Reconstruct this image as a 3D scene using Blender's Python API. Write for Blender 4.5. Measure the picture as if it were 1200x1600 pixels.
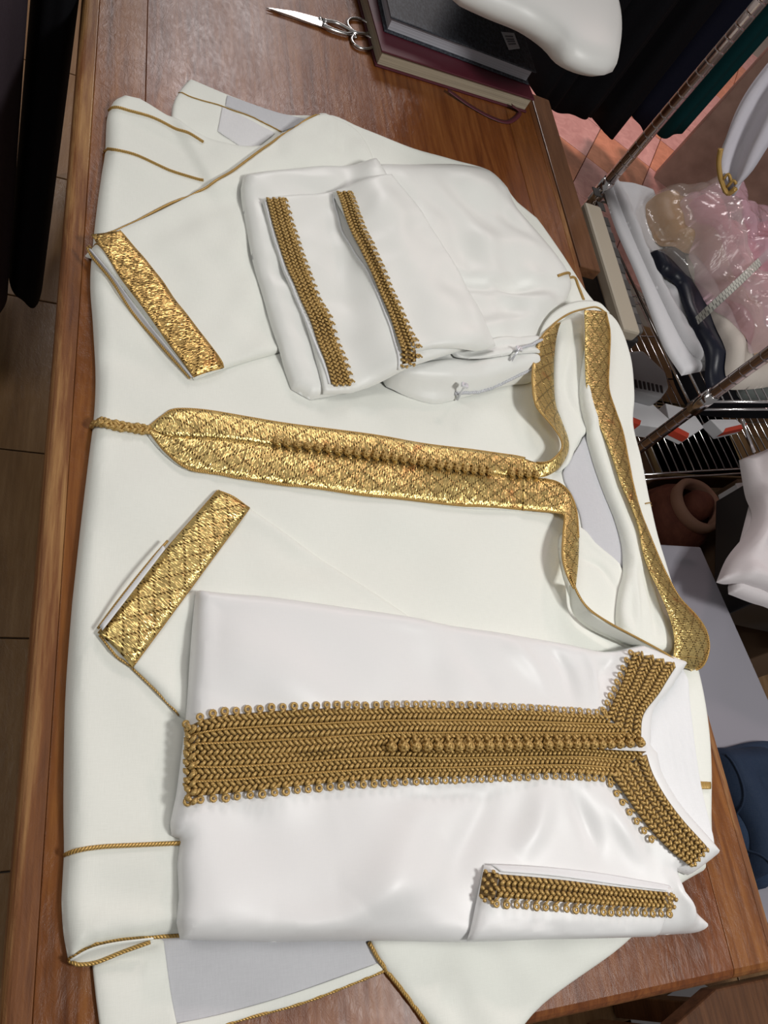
import bpy, bmesh, math, random
import numpy as np
from mathutils import Vector, Matrix
from mathutils.geometry import delaunay_2d_cdt

random.seed(7); RNG = np.random.default_rng(11)
for o in list(bpy.data.objects): bpy.data.objects.remove(o)
SC = bpy.context.scene
COL = SC.collection

# ---------------------------------------------------------------- camera
FOC = 1240.0                       # focal length in pixels of the 1200x1600 frame
RC = np.array([[0.89936, -0.11345, 0.42222],
               [0.09153, -0.89549, -0.43556],
               [0.42751, 0.43037, -0.79499]])
u_, s_, vt_ = np.linalg.svd(RC); RC = u_ @ vt_
CAMZ, TZ = 1.55, 0.80              # eye height and table height (m)
cd = bpy.data.cameras.new('camera'); cam = bpy.data.objects.new('camera', cd); COL.objects.link(cam)
cd.sensor_fit = 'VERTICAL'; cd.sensor_height = 36.0; cd.lens = FOC / 1600 * 36
cd.clip_start = 0.02
m = Matrix(((RC[0][0], -RC[1][0], -RC[2][0], 0), (RC[0][1], -RC[1][1], -RC[2][1], 0),
            (RC[0][2], -RC[1][2], -RC[2][2], CAMZ), (0, 0, 0, 1)))
cam.matrix_world = m
SC.camera = cam

def PX(px, py, z=0.0):
    """world point where the pixel's ray meets the horizontal plane at height z"""
    d = RC.T @ np.array([px - 600.0, py - 800.0, FOC])
    t = (CAMZ - z) / -d[2]
    return np.array([d[0] * t, d[1] * t, z])

# ---------------------------------------------------------------- light
SC.view_settings.view_transform = 'Standard'; SC.view_settings.look = 'None'
SC.view_settings.gamma = 1.0; SC.view_settings.use_curve_mapping = False
SC.view_settings.exposure = 0.0
W = bpy.data.worlds.new('world'); SC.world = W; W.use_nodes = True
W.node_tree.nodes['Background'].inputs[0].default_value = (1.0, 0.97, 0.95, 1)
W.node_tree.nodes['Background'].inputs[1].default_value = 0.16

def area(name, loc, target, sx, sy, power, col):
    l = bpy.data.lights.new(name, 'AREA'); l.shape = 'RECTANGLE'; l.size = sx; l.size_y = sy
    l.energy = power; l.color = col
    o = bpy.data.objects.new(name, l); COL.objects.link(o); o.location = loc
    o.rotation_euler = (Vector(target) - Vector(loc)).to_track_quat('-Z', 'Y').to_euler()
    return o
area('ceiling_panel_near', (1.35, -0.35, 2.65), (0.6, 0.4, 0.8), 0.35, 0.35, 28, (1.0, 0.985, 0.96))
area('ceiling_panel_far', (0.8, 4.0, 2.75), (0.6, 1.5, 0.8), 0.8, 0.8, 33, (1.0, 0.93, 0.92))
area('fill_left', (-1.2, 0.8, 2.7), (0.4, 0.6, 0.8), 0.8, 0.8, 12, (1.0, 0.97, 0.93))  # added fill from the left, no known lamp there
area('shop_spot_pink', (2.2, 3.1, 2.6), (2.0, 2.3, 0.0), 0.4, 0.4, 36, (1.0, 0.72, 0.70))

# ---------------------------------------------------------------- node helpers
def mat(name, col, rough=0.6, metal=0.0, spec=0.5, alpha=1.0, sheen=0.0, coat=0.0, trans=0.0):
    M = bpy.data.materials.new(name); M.use_nodes = True
    b = M.node_tree.nodes['Principled BSDF']
    b.inputs['Base Color'].default_value = (*col, 1); b.inputs['Roughness'].default_value = rough
    b.inputs['Metallic'].default_value = metal; b.inputs['Specular IOR Level'].default_value = spec
    b.inputs['Alpha'].default_value = alpha; b.inputs['Sheen Weight'].default_value = sheen
    b.inputs['Coat Weight'].default_value = coat; b.inputs['Coat Roughness'].default_value = 0.15
    b.inputs['Transmission Weight'].default_value = trans
    return M
def N(M, kind, **kw):
    n = M.node_tree.nodes.new(kind)
    for k, v in kw.items():
        if k.startswith('in_'):
            n.inputs[k[3:].replace('_', ' ')].default_value = v
        else: setattr(n, k, v)
    return n
def LK(M, a, b): M.node_tree.links.new(a, b)
def bs(M): return M.node_tree.nodes['Principled BSDF']
def ramp(M, fac, stops):
    r = N(M, 'ShaderNodeValToRGB'); e = r.color_ramp.elements
    while len(e) < len(stops): e.new(0.5)
    for i, (p, c) in enumerate(stops): e[i].position = p; e[i].color = (*c, 1)
    LK(M, fac, r.inputs['Fac']); return r.outputs['Color']
def coords(M, which='Object', scale=(1, 1, 1), rot=(0, 0, 0)):
    t = N(M, 'ShaderNodeTexCoord'); mp = N(M, 'ShaderNodeMapping')
    mp.inputs['Scale'].default_value = scale; mp.inputs['Rotation'].default_value = rot
    LK(M, t.outputs[which], mp.inputs['Vector']); return mp.outputs['Vector']
def noise(M, vec, scale, detail=4, rough=0.55, dist=0.0):
    n = N(M, 'ShaderNodeTexNoise'); n.inputs['Scale'].default_value = scale
    n.inputs['Detail'].default_value = detail; n.inputs['Roughness'].default_value = rough
    n.inputs['Distortion'].default_value = dist
    LK(M, vec, n.inputs['Vector']); return n.outputs['Fac']
def math_(M, op, a, b=None, c=None):
    n = N(M, 'ShaderNodeMath', operation=op)
    for i, v in enumerate((a, b, c)):
        if v is None: continue
        if isinstance(v, (int, float)): n.inputs[i].default_value = v
        else: LK(M, v, n.inputs[i])
    return n.outputs[0]
def bump(M, h, strength=0.3, dist=0.001, prev=None):
    n = N(M, 'ShaderNodeBump'); n.inputs['Strength'].default_value = strength; n.inputs['Distance'].default_value = dist
    LK(M, h, n.inputs['Height'])
    if prev is not None: LK(M, prev, n.inputs['Normal'])
    LK(M, n.outputs['Normal'], bs(M).inputs['Normal']); return n.outputs['Normal']

# ---------------------------------------------------------------- materials
def fabric(name, col, rough, weave=0.12, var=0.03, spec=0.3, sheen=0.0, alpha=1.0, big=0.0):
    M = mat(name, col, rough, spec=spec, sheen=sheen, alpha=alpha)
    v = coords(M, 'UV'); n1 = noise(M, coords(M, 'UV', (900, 90, 1)), 1.0, 3)
    n2 = noise(M, coords(M, 'UV', (90, 1100, 1)), 1.0, 3)
    s = math_(M, 'ADD', n1, n2)
    c0 = tuple(max(0, c - var) for c in col); c1 = tuple(min(1, c + var) for c in col)
    LK(M, ramp(M, math_(M, 'MULTIPLY', s, 0.5), [(0.3, c0), (0.7, c1)]), bs(M).inputs['Base Color'])
    nb = bump(M, s, weave, 0.0006)
    if big: bump(M, noise(M, v, 18.0, 3), big, 0.01, nb)
    return M
M_ROBE = fabric('cream_sheer_crepe', (0.80, 0.815, 0.755), 0.7, 0.14, 0.022)
M_GREY = fabric('thin_grey_voile', (0.56, 0.565, 0.59), 0.75, 0.2, 0.03)
M_SATIN = fabric('white_satin', (0.80, 0.80, 0.795), 0.43, 0.05, 0.01, spec=0.45)
M_TROUS = fabric('ivory_satin', (0.79, 0.80, 0.765), 0.44, 0.05, 0.01, spec=0.45)
M_COTTON = fabric('white_cotton_facing', (0.80, 0.81, 0.82), 0.85, 0.25, 0.02)

def lame(name, tint, copper_amt=0.75):
    M = mat(name, tint, 0.30, 0.85)
    uv = N(M, 'ShaderNodeTexCoord').outputs['UV']; sp = N(M, 'ShaderNodeSeparateXYZ'); LK(M, uv, sp.inputs[0])
    u, v = sp.outputs[0], sp.outputs[1]
    p = math_(M, 'ADD', math_(M, 'MULTIPLY', u, 40.0), math_(M, 'MULTIPLY', v, 52.0))
    q = math_(M, 'SUBTRACT', math_(M, 'MULTIPLY', u, 40.0), math_(M, 'MULTIPLY', v, 52.0))
    def line(x):   # thin stitched line once per period
        f = math_(M, 'ABSOLUTE', math_(M, 'SUBTRACT', math_(M, 'FRACT', x), 0.5))
        return math_(M, 'LESS_THAN', f, 0.075)
    lat = math_(M, 'MAXIMUM', line(p), line(q))
    dash = math_(M, 'LESS_THAN', math_(M, 'FRACT', math_(M, 'MULTIPLY', u, 330.0)), 0.5)
    lat = math_(M, 'MULTIPLY', lat, dash)
    vo = N(M, 'ShaderNodeTexVoronoi'); vo.inputs['Scale'].default_value = 1.0; vo.inputs['Randomness'].default_value = 0.8
    mp = N(M, 'ShaderNodeMapping'); mp.inputs['Scale'].default_value = (1300, 230, 1); LK(M, uv, mp.inputs[0]); LK(M, mp.outputs[0], vo.inputs['Vector'])
    sep = N(M, 'ShaderNodeSeparateColor'); LK(M, vo.outputs['Color'], sep.inputs[0]); cell = sep.outputs[0]
    nz = noise(M, coords(M, 'UV', (26, 26, 1)), 1.0, 2)
    dk = tuple(c * 0.32 for c in tint); br_ = tuple(min(1, c * 1.2) for c in tint)
    copper = (tint[0] * 0.85, tint[1] * 0.55, tint[2] * 0.5)
    wz = noise(M, coords(M, 'UV', (9, 160, 1)), 1.0, 2); wz2 = noise(M, coords(M, 'UV', (420, 14, 1)), 1.0, 2)
    base = ramp(M, math_(M, 'ADD', math_(M, 'MULTIPLY', cell, 0.5), math_(M, 'SUBTRACT', math_(M, 'ADD', math_(M, 'MULTIPLY', wz, 0.5), math_(M, 'MULTIPLY', wz2, 0.6)), 0.30)), [(0.1, dk), (0.45, tint), (0.85, br_)])
    mx = N(M, 'ShaderNodeMix', data_type='RGBA'); LK(M, ramp(M, nz, [(0.60, (0, 0, 0)), (0.70, (copper_amt,) * 3)]), mx.inputs[0])
    LK(M, base, mx.inputs[6]); mx.inputs[7].default_value = (*copper, 1)
    m2 = N(M, 'ShaderNodeMix', data_type='RGBA'); LK(M, math_(M, 'MULTIPLY', lat, 0.95), m2.inputs[0])
    LK(M, mx.outputs[2], m2.inputs[6]); m2.inputs[7].default_value = (0.12, 0.06, 0.012, 1)
    LK(M, m2.outputs[2], bs(M).inputs['Base Color'])
    h = math_(M, 'SUBTRACT', math_(M, 'MULTIPLY', vo.outputs['Distance'], -0.8), math_(M, 'MULTIPLY', lat, 1.0))
    nb = bump(M, h, 0.40, 0.0006)
    # every flat thread catches the light at its own angle
    vm = N(M, 'ShaderNodeVectorMath', operation='SUBTRACT'); LK(M, vo.outputs['Color'], vm.inputs[0]); vm.inputs[1].default_value = (0.5, 0.5, 0.5)
    vs = N(M, 'ShaderNodeVectorMath', operation='SCALE'); LK(M, vm.outputs[0], vs.inputs[0]); vs.inputs['Scale'].default_value = 0.5
    va = N(M, 'ShaderNodeVectorMath', operation='ADD'); LK(M, vs.outputs[0], va.inputs[0]); LK(M, nb, va.inputs[1])
    vn = N(M, 'ShaderNodeVectorMath', operation='NORMALIZE'); LK(M, va.outputs[0], vn.inputs[0])
    LK(M, vn.outputs[0], bs(M).inputs['Normal'])
    return M
M_LAME = lame('gold_lame_ribbon', (0.86, 0.63, 0.24))
M_LAME2 = lame('orange_gold_lame_ribbon', (0.84, 0.54, 0.19))

def cordmat(name, col, k=900.0):
    M = mat(name, col, 0.45, 0.35)
    sp = N(M, 'ShaderNodeSeparateXYZ'); LK(M, N(M, 'ShaderNodeTexCoord').outputs['UV'], sp.inputs[0])
    w = math_(M, 'FRACT', math_(M, 'ADD', math_(M, 'MULTIPLY', sp.outputs[0], k), math_(M, 'MULTIPLY', math_(M, 'PINGPONG', sp.outputs[1], 0.5), 3.0)))
    LK(M, ramp(M, w, [(0.0, tuple(c * 0.3 for c in col)), (0.3, col), (0.8, tuple(min(1, c * 1.5) for c in col))]), bs(M).inputs['Base Color'])
    bump(M, math_(M, 'PINGPONG', w, 0.5), 0.8, 0.001)
    return M
M_CORD = cordmat('gold_twisted_cord', (0.42, 0.26, 0.075), 380.0)
def braidmat():
    M = mat('antique_gold_silk_braid', (0.40, 0.25, 0.075), 0.42, 0.45)
    fine = noise(M, coords(M, 'Object', (900, 900, 900)), 1.0, 2)
    LK(M, ramp(M, fine, [(0.3, (0.27, 0.16, 0.045)), (0.5, (0.50, 0.325, 0.105)), (0.75, (0.68, 0.48, 0.19))]), bs(M).inputs['Base Color'])
    bump(M, fine, 0.6, 0.0006)
    return M
M_BRAID = braidmat()
M_BRAIDBASE = mat('dark_gold_backing', (0.16, 0.095, 0.03), 0.7, 0.2)

def wood(name, dark, mid, light, rough=0.35, axis='Y', coat=0.25, scale=1.0, relief=0.25):
    M = mat(name, mid, rough, coat=coat, spec=0.3)
    sc = {'Y': (34, 2.2, 34), 'X': (2.2, 34, 34), 'Z': (34, 34, 2.2)}[axis]
    v = coords(M, 'Object', tuple(s * scale for s in sc))
    n1 = noise(M, v, 1.0, 6, 0.65, 1.2)
    v2 = coords(M, 'Object', tuple(s * scale * 5 for s in sc)); n2 = noise(M, v2, 1.0, 4, 0.6)
    n3 = noise(M, coords(M, 'Object', (5, 2, 5)), 1.0, 3)
    s = math_(M, 'ADD', math_(M, 'MULTIPLY', n1, 0.55), math_(M, 'ADD', math_(M, 'MULTIPLY', n2, 0.25), math_(M, 'MULTIPLY', n3, 0.22)))
    LK(M, ramp(M, s, [(0.36, dark), (0.51, mid), (0.68, light)]), bs(M).inputs['Base Color'])
    LK(M, ramp(M, n3, [(0.3, (rough - .1,) * 3), (0.7, (rough + .15,) * 3)]), bs(M).inputs['Roughness'])
    sc_ = noise(M, coords(M, 'Object', (70, 40, 70)), 1.0, 5, 0.7, 2.5)
    nb = bump(M, s, relief, 0.002); bump(M, sc_, 0.30, 0.002, nb)
    return M
M_TABLE = wood('varnished_red_pine', (0.062, 0.016, 0.005), (0.165, 0.050, 0.013), (0.28, 0.105, 0.028), 0.32, coat=0.04)
def worn():
    M = wood('worn_table_edge', (0.10, 0.032, 0.012), (0.19, 0.065, 0.023), (0.29, 0.12, 0.042), 0.42)
    return M
M_TABLE2 = wood('varnished_pine_edge_board', (0.068, 0.019, 0.005), (0.178, 0.060, 0.014), (0.30, 0.120, 0.030), 0.32, coat=0.04)
def edge_mat():
    M = wood('rubbed_bare_edge', (0.085, 0.028, 0.009), (0.18, 0.066, 0.019), (0.46, 0.26, 0.095), 0.55, relief=0.5)
    return M
M_EDGE = edge_mat()
M_TILEW = wood('wood_look_floor_tile', (0.13, 0.07, 0.03), (0.22, 0.125, 0.055), (0.31, 0.19, 0.09), 0.35, scale=0.55, coat=0.1, relief=0.05)
M_GROUT = mat('grey_grout', (0.30, 0.26, 0.22), 0.9)
def marble(name, a, b):
    M = mat(name, a, 0.35)
    n = noise(M, coords(M, 'Object', (1, 1, 1)), 16.0, 6, 0.6, 1.5)
    LK(M, ramp(M, n, [(0.3, b), (0.55, a), (0.8, tuple(min(1, c * 1.25) for c in a))]), bs(M).inputs['Base Color'])
    return M
M_PINK = marble('pink_marble_tile', (0.62, 0.33, 0.29), (0.52, 0.25, 0.22))
M_ORNG = marble('orange_marble_tile', (0.62, 0.26, 0.15), (0.50, 0.20, 0.11))
def plaster():
    M = mat('brown_pink_plaster', (0.36, 0.22, 0.17), 0.85)
    n = noise(M, coords(M), 14.0, 5); LK(M, ramp(M, n, [(0.3, (0.30, 0.18, 0.14)), (0.7, (0.42, 0.26, 0.205))]), bs(M).inputs['Base Color'])
    bump(M, n, 0.2, 0.004); return M
M_WALL = plaster()
def plaincloth(name, col, rough=0.9): return fabric(name, col, rough, 0.3, min(col) * 0.25, spec=0.15)
M_BLACK = plaincloth('black_wool', (0.006, 0.006, 0.008)); M_PURPLE = plaincloth('aubergine_black_wool', (0.050, 0.037, 0.046))
M_NAVY = plaincloth('navy_cloth', (0.010, 0.011, 0.024)); M_TEAL = plaincloth('dark_teal_cloth', (0.004, 0.045, 0.05))
M_CHROME = mat('chrome', (0.72, 0.70, 0.70), 0.14, 1.0)
M_STEEL = mat('scissor_steel', (0.62, 0.60, 0.58), 0.22, 1.0)
M_POST = mat('rack_post_chrome', (0.50, 0.42, 0.40), 0.18, 1.0)
M_BEIGE = mat('beige_plastic', (0.42, 0.37, 0.29), 0.5); M_DARK = mat('dark_plastic', (0.02, 0.019, 0.02), 0.5)
M_WPLAST = mat('white_plastic', (0.68, 0.68, 0.66), 0.42)
M_PAPER = mat('paper_pages', (0.50, 0.45, 0.36), 0.85)
M_PAPERW = mat('white_paper', (0.68, 0.68, 0.70), 0.8)
M_RED = mat('red_print', (0.55, 0.06, 0.03), 0.6)
M_CARD = mat('brown_cardboard', (0.13, 0.075, 0.04), 0.85)

# ---------------------------------------------------------------- object helpers
def tag(o, label=None, cat=None, group=None, kind=None):
    if label: o['label'] = label
    if cat: o['category'] = cat
    if group: o['group'] = group
    if kind: o['kind'] = kind
    return o
def thing(name, label, cat, loc=(0, 0, 0), group=None):
    o = bpy.data.objects.new(name, None); COL.objects.link(o); o.location = loc; o.empty_display_size = 0.05
    return tag(o, label, cat, group)
def link(name, me, parent=None, M=None, smooth=True):
    o = bpy.data.objects.new(name, me); COL.objects.link(o)
    if M is not None:
        me.materials.clear(); me.materials.append(M)
    if smooth and len(me.polygons): me.polygons.foreach_set('use_smooth', [True] * len(me.polygons))
    if parent is not None:
        o.parent = parent; o.matrix_parent_inverse = Matrix.Translation(parent.location).inverted() if parent.type == 'EMPTY' else parent.matrix_world.inverted()
    return o
def pyd(name, V, F, M=None, parent=None, uv=None, smooth=True):
    me = bpy.data.meshes.new(name); me.from_pydata([tuple(map(float, v)) for v in V], [], [tuple(map(int, f)) for f in F]); me.update()
    if uv is not None:
        l = me.uv_layers.new(name='UVMap'); idx = np.empty(len(me.loops), np.int32); me.loops.foreach_get('vertex_index', idx)
        l.data.foreach_set('uv', np.asarray(uv, np.float32)[idx].ravel())
    return link(name, me, parent, M, smooth)
def box(name, c, s, M, parent=None, rz=0.0, bev=0.003, rx=0.0, ry=0.0):
    bm = bmesh.new(); bmesh.ops.create_cube(bm, size=1.0)
    bmesh.ops.scale(bm, vec=s, verts=bm.verts)
    if bev: bmesh.ops.bevel(bm, geom=bm.edges[:], offset=min(bev, min(s) * .45), segments=2, affect='EDGES', profile=0.5)
    bmesh.ops.transform(bm, matrix=Matrix.Translation(c) @ Matrix.Rotation(rz, 4, 'Z') @ Matrix.Rotation(ry, 4, 'Y') @ Matrix.Rotation(rx, 4, 'X'), verts=bm.verts)
    me = bpy.data.meshes.new(name); bm.to_mesh(me); bm.free(); me.update()
    return link(name, me, parent, M, False)
def tubemesh(pts, r, seg=10, closed=False):
    """pts Nx3, r scalar or list -> V,F,UV"""
    P = np.asarray(pts, float); n = len(P); R = np.full(n, r, float) if np.isscalar(r) else np.asarray(r, float)
    T = np.gradient(P, axis=0); 
    if closed: T = np.roll(P, -1, 0) - np.roll(P, 1, 0)
    T /= np.linalg.norm(T, axis=1)[:, None] + 1e-12
    up = np.array([0, 0, 1.0])
    if abs(T[0] @ up) > 0.9: up = np.array([1.0, 0, 0])
    A = np.cross(T, up); A /= np.linalg.norm(A, axis=1)[:, None] + 1e-9
    for i in range(1, n):
        a = A[i - 1] - T[i] * (A[i - 1] @ T[i]); A[i] = a / (np.linalg.norm(a) + 1e-12)
    Bn = np.cross(T, A); ang = np.arange(seg) * 2 * np.pi / seg
    V = (P[:, None, :] + R[:, None, None] * (np.cos(ang)[None, :, None] * A[:, None, :] + np.sin(ang)[None, :, None] * Bn[:, None, :])).reshape(-1, 3)
    L = np.concatenate([[0], np.cumsum(np.linalg.norm(np.diff(P, axis=0), axis=1))])
    UV = np.stack([np.repeat(L, seg), np.tile(np.arange(seg) / seg, n)], 1)
    F = []
    for i in range(n if closed else n - 1):
        j = (i + 1) % n
        for k in range(seg):
            k2 = (k + 1) % seg; F.append((i * seg + k, i * seg + k2, j * seg + k2, j * seg + k))
    if not closed:
        F.append(tuple(range(seg))[::-1]); F.append(tuple((n - 1) * seg + k for k in range(seg)))
    return V, F, UV
def tube(name, pts, r, M, parent=None, seg=10, closed=False):
    V, F, UV = tubemesh(pts, r, seg, closed); return pyd(name, V, F, M, parent, UV)
def lathe(name, prof, M, parent=None, c=(0, 0, 0), seg=32):
    V, F = [], []
    for (r, z) in prof:
        for k in range(seg):
            a = 2 * math.pi * k / seg; V.append((c[0] + r * math.cos(a), c[1] + r * math.sin(a), c[2] + z))
    for i in range(len(prof) - 1):
        for k in range(seg):
            k2 = (k + 1) % seg; F.append((i * seg + k, i * seg + k2, (i + 1) * seg + k2, (i + 1) * seg + k))
    return pyd(name, V, F, M, parent)

def spline(pts, closed=False, step=0.004):
    """Catmull-Rom through points; a 3rd item 'c' marks a sharp corner. 2-D or n-D numeric points"""
    P = [np.array([c for c in p if not isinstance(c, str)], float) for p in pts]
    C = [isinstance(p[-1], str) for p in pts]; n = len(P); out = []
    rng = range(n if closed else n - 1)
    for i in rng:
        p1, p2 = P[i], P[(i + 1) % n]
        p0 = P[(i - 1) % n] if (closed or i > 0) else 2 * p1 - p2
        p3 = P[(i + 2) % n] if (closed or i + 2 < n) else 2 * p2 - p1
        if C[i]: p0 = 2 * p1 - p2
        if C[(i + 1) % n]: p3 = 2 * p2 - p1
        d = np.linalg.norm((p2 - p1)[:3]); k = max(1, int(d / step))
        for t in np.arange(k) / k:
            m1, m2 = (p2 - p0) * 0.5, (p3 - p1) * 0.5
            # limit tangents for uneven spacing
            for mm, q in ((m1, d), (m2, d)):
                l = np.linalg.norm(mm)
                if l > 1.2 * q: mm *= 1.2 * q / l
            out.append((2*t**3 - 3*t**2 + 1) * p1 + (t**3 - 2*t**2 + t) * m1 + (-2*t**3 + 3*t**2) * p2 + (t**3 - t**2) * m2)
    if not closed: out.append(P[-1])
    return np.array(out)
def resample(P, n):
    P = np.asarray(P, float); L = np.concatenate([[0], np.cumsum(np.linalg.norm(np.diff(P, axis=0), axis=1))])
    t = np.linspace(0, L[-1], n); return np.stack([np.interp(t, L, P[:, k]) for k in range(P.shape[1])], 1)

# ---------------------------------------------------------------- cloth: sheets stacked on a height field
class Field:
    def __init__(s, z0, x0, x1, y0, y1, res=0.0025):
        s.z0, s.x0, s.y0, s.res = z0, x0, y0, res
        s.nx, s.ny = int((x1 - x0) / res) + 1, int((y1 - y0) / res) + 1
        s.H = np.zeros((s.ny, s.nx))
    def at(s, x, y, A=None):
        A = s.H if A is None else A
        u = np.clip((np.asarray(x) - s.x0) / s.res, 0, s.nx - 1.001); v = np.clip((np.asarray(y) - s.y0) / s.res, 0, s.ny - 1.001)
        i, j = u.astype(int), v.astype(int); a, b = u - i, v - j
        return (A[j, i] * (1-a) * (1-b) + A[j, i+1] * a * (1-b) + A[j+1, i] * (1-a) * b + A[j+1, i+1] * a * b)
    def px(s, px, py, off=0.0, it=3):
        """pixel -> point lying on top of what is already there"""
        z = s.z0 + 0.01
        for _ in range(it):
            p = PX(px, py, z); z = s.z0 + float(s.at(p[0], p[1])) + off
        p = PX(px, py, z); return p
def blur(A, n):
    for _ in range(n):
        B = A.copy()
        B[1:-1] = (A[:-2] + 2 * A[1:-1] + A[2:]) / 4; A = B.copy()
        A[:, 1:-1] = (B[:, :-2] + 2 * B[:, 1:-1] + B[:, 2:]) / 4
    return A
def maxf(A, r):
    for _ in range(r):
        B = A.copy()
        B[1:] = np.maximum(B[1:], A[:-1]); B[:-1] = np.maximum(B[:-1], A[1:]); A = B.copy()
        A[:, 1:] = np.maximum(A[:, 1:], B[:, :-1]); A[:, :-1] = np.maximum(A[:, :-1], B[:, 1:])
    return A
def segdist(X, Y, P, closed=True):
    """distance to polyline, nearest point"""
    best = np.full(X.shape, 1e9); bx = np.zeros_like(X); by = np.zeros_like(X); Q = P if closed else P[:-1]
    for i in range(len(Q)):
        a = P[i]; b = P[(i + 1) % len(P)]; d = b - a; l = d @ d + 1e-18
        t = np.clip(((X - a[0]) * d[0] + (Y - a[1]) * d[1]) / l, 0, 1)
        qx, qy = a[0] + t * d[0], a[1] + t * d[1]; dd = (X - qx)**2 + (Y - qy)**2
        m_ = dd < best; best[m_] = dd[m_]; bx[m_] = qx[m_]; by[m_] = qy[m_]
    return np.sqrt(best), bx, by
def inside(X, Y, P):
    r = np.zeros(X.shape, bool)
    for i in range(len(P)):
        a = P[i]; b = P[(i + 1) % len(P)]
        if a[1] == b[1]: continue
        c = ((a[1] > Y) != (b[1] > Y)) & (X < (b[0] - a[0]) * (Y - a[1]) / (b[1] - a[1]) + a[0]); r ^= c
    return r
def sheet(F, name, outline, M, parent, th=0.006, er=0.008, dz=0.006, creases=(), amp=0.0, wl=0.06, soft=6, gap=0.0008, res=0.004, crumple=0.0, seed=0, direction=None, cs=1.0):
    pts = []
    for p in outline:
        d = dz
        w = PX(p[0], p[1], F.z0 + d); pts.append((w[0], w[1], 'c') if isinstance(p[-1], str) else (w[0], w[1]))
    P = spline(pts, True, 0.012)
    ctr = P.mean(0)
    lo, hi = P.min(0) - 3 * res, P.max(0) + 3 * res
    # field update
    i0, i1 = max(0, int((lo[0] - F.x0) / F.res)), min(F.nx, int((hi[0] - F.x0) / F.res) + 2)
    j0, j1 = max(0, int((lo[1] - F.y0) / F.res)), min(F.ny, int((hi[1] - F.y0) / F.res) + 2)
    gx = F.x0 + np.arange(i0, i1) * F.res; gy = F.y0 + np.arange(j0, j1) * F.res
    X, Y = np.meshgrid(gx, gy); ins = inside(X, Y, P); D, _, _ = segdist(X, Y, P)
    base = F.H[j0:j1, i0:i1].copy(); sm = np.maximum(blur(maxf(base, 1 + soft // 12), soft), base) if soft else base
    rg = np.random.default_rng(seed + len(name) * 7 + int(abs(ctr[0]) * 1000))
    def top(X, Y, D, bz):
        t = np.clip(D / er, 0, 1); z = bz + gap + th * np.sqrt(1 - (1 - t)**2)
        fade = np.clip(D / (er * 1.6), 0, 1)
        if amp:
            w = np.zeros_like(X)
            for k in range(9):
                a = rg2.uniform(0, 2 * np.pi) if direction is None else direction + rg2.normal(0, 0.35)
                l = wl * rg2.uniform(0.6, 1.8); ph = rg2.uniform(0, 6.28); ph2 = rg2.uniform(0, 6.28)
                s_ = X * np.cos(a) + Y * np.sin(a); q_ = -X * np.sin(a) + Y * np.cos(a)
                w += np.sin(s_ * 6.283 / l + ph + 0.9 * np.sin(q_ * 6.283 / (l * 2.3) + ph2))
            z = z + amp * fade * w / 3
        if crumple:
            w = np.zeros_like(X)
            for k in range(14):
                a = rg2.uniform(0, 6.28); l = rg2.uniform(0.05, 0.16); ph = rg2.uniform(0, 1)
                s_ = (X * np.cos(a) + Y * np.sin(a)) / l + ph + 0.3 * np.sin((Y * np.cos(a) - X * np.sin(a)) * 60)
                w += np.abs((s_ % 1) - 0.5)
            z = z + crumple * fade * (w / 14 - 0.25) * 4
        for c in creases:
            (line, wd, am) = c[:3]; am = am * cs
            L = np.array([PX(*q[:2], F.z0 + dz)[:2] for q in line]); L = spline([tuple(q) for q in L], False, 0.01)
            best = np.full(X.shape, 1e9); par = np.zeros_like(X)
            for i in range(len(L) - 1):
                a, b = L[i], L[i + 1]; d = b - a; l = d @ d + 1e-18
                t_ = np.clip(((X - a[0]) * d[0] + (Y - a[1]) * d[1]) / l, 0, 1)
                dd = np.hypot(X - a[0] - t_ * d[0], Y - a[1] - t_ * d[1]); m_ = dd < best
                best[m_] = dd[m_]; par[m_] = ((i + t_) / (len(L) - 1))[m_]
            taper = np.sin(np.pi * np.clip(par * 0.86 + 0.07, 0, 1))
            z = z + am * taper * np.exp(-(best / wd)**2) * np.clip(D / 0.006, 0, 1)
        return np.maximum(z, bz + 0.0006)
    sd = int(rg.integers(1 << 30))
    rg2 = np.random.default_rng(sd); Z = top(X, Y, D, sm)
    # mesh: outline, inset rings that carry the rounded edge, inner grid; triangulated together
    C = resample(np.vstack([P, P[:1]]), max(12, int(np.linalg.norm(np.diff(np.vstack([P, P[:1]]), axis=0), axis=1).sum() / (res * 0.9))))[:-1]
    # keep the true corners
    for w in pts:
        if isinstance(w[-1], str):
            k = np.argmin(np.hypot(C[:, 0] - w[0], C[:, 1] - w[1])); C[k] = w[:2]
    T_ = np.roll(C, -1, 0) - np.roll(C, 1, 0); T_ /= np.linalg.norm(T_, axis=1)[:, None] + 1e-12
    sg = 1.0 if np.sum(C[:, 0] * np.roll(C[:, 1], -1) - np.roll(C[:, 0], -1) * C[:, 1]) > 0 else -1.0
    Nn = np.stack([-T_[:, 1], T_[:, 0]], 1) * sg
    allp = [C]
    rings = [f_ * er for f_ in (0.06, 0.25, 0.6)]
    for d_ in rings:
        q = C + Nn * d_; dd = segdist(q[:, 0], q[:, 1], P)[0]
        allp.append(q[inside(q[:, 0], q[:, 1], P) & (dd > 0.93 * d_)])
    MX, MY = np.meshgrid(np.arange(lo[0], hi[0], res), np.arange(lo[1], hi[1], res)); MX, MY = MX.ravel(), MY.ravel()
    mi = inside(MX, MY, P); MX, MY = MX[mi], MY[mi]; md = segdist(MX, MY, P)[0]; mi = md > rings[-1] + 0.55 * res
    allp.append(np.stack([MX[mi], MY[mi]], 1))
    Q = np.vstack(allp); nC = len(C)
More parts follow.
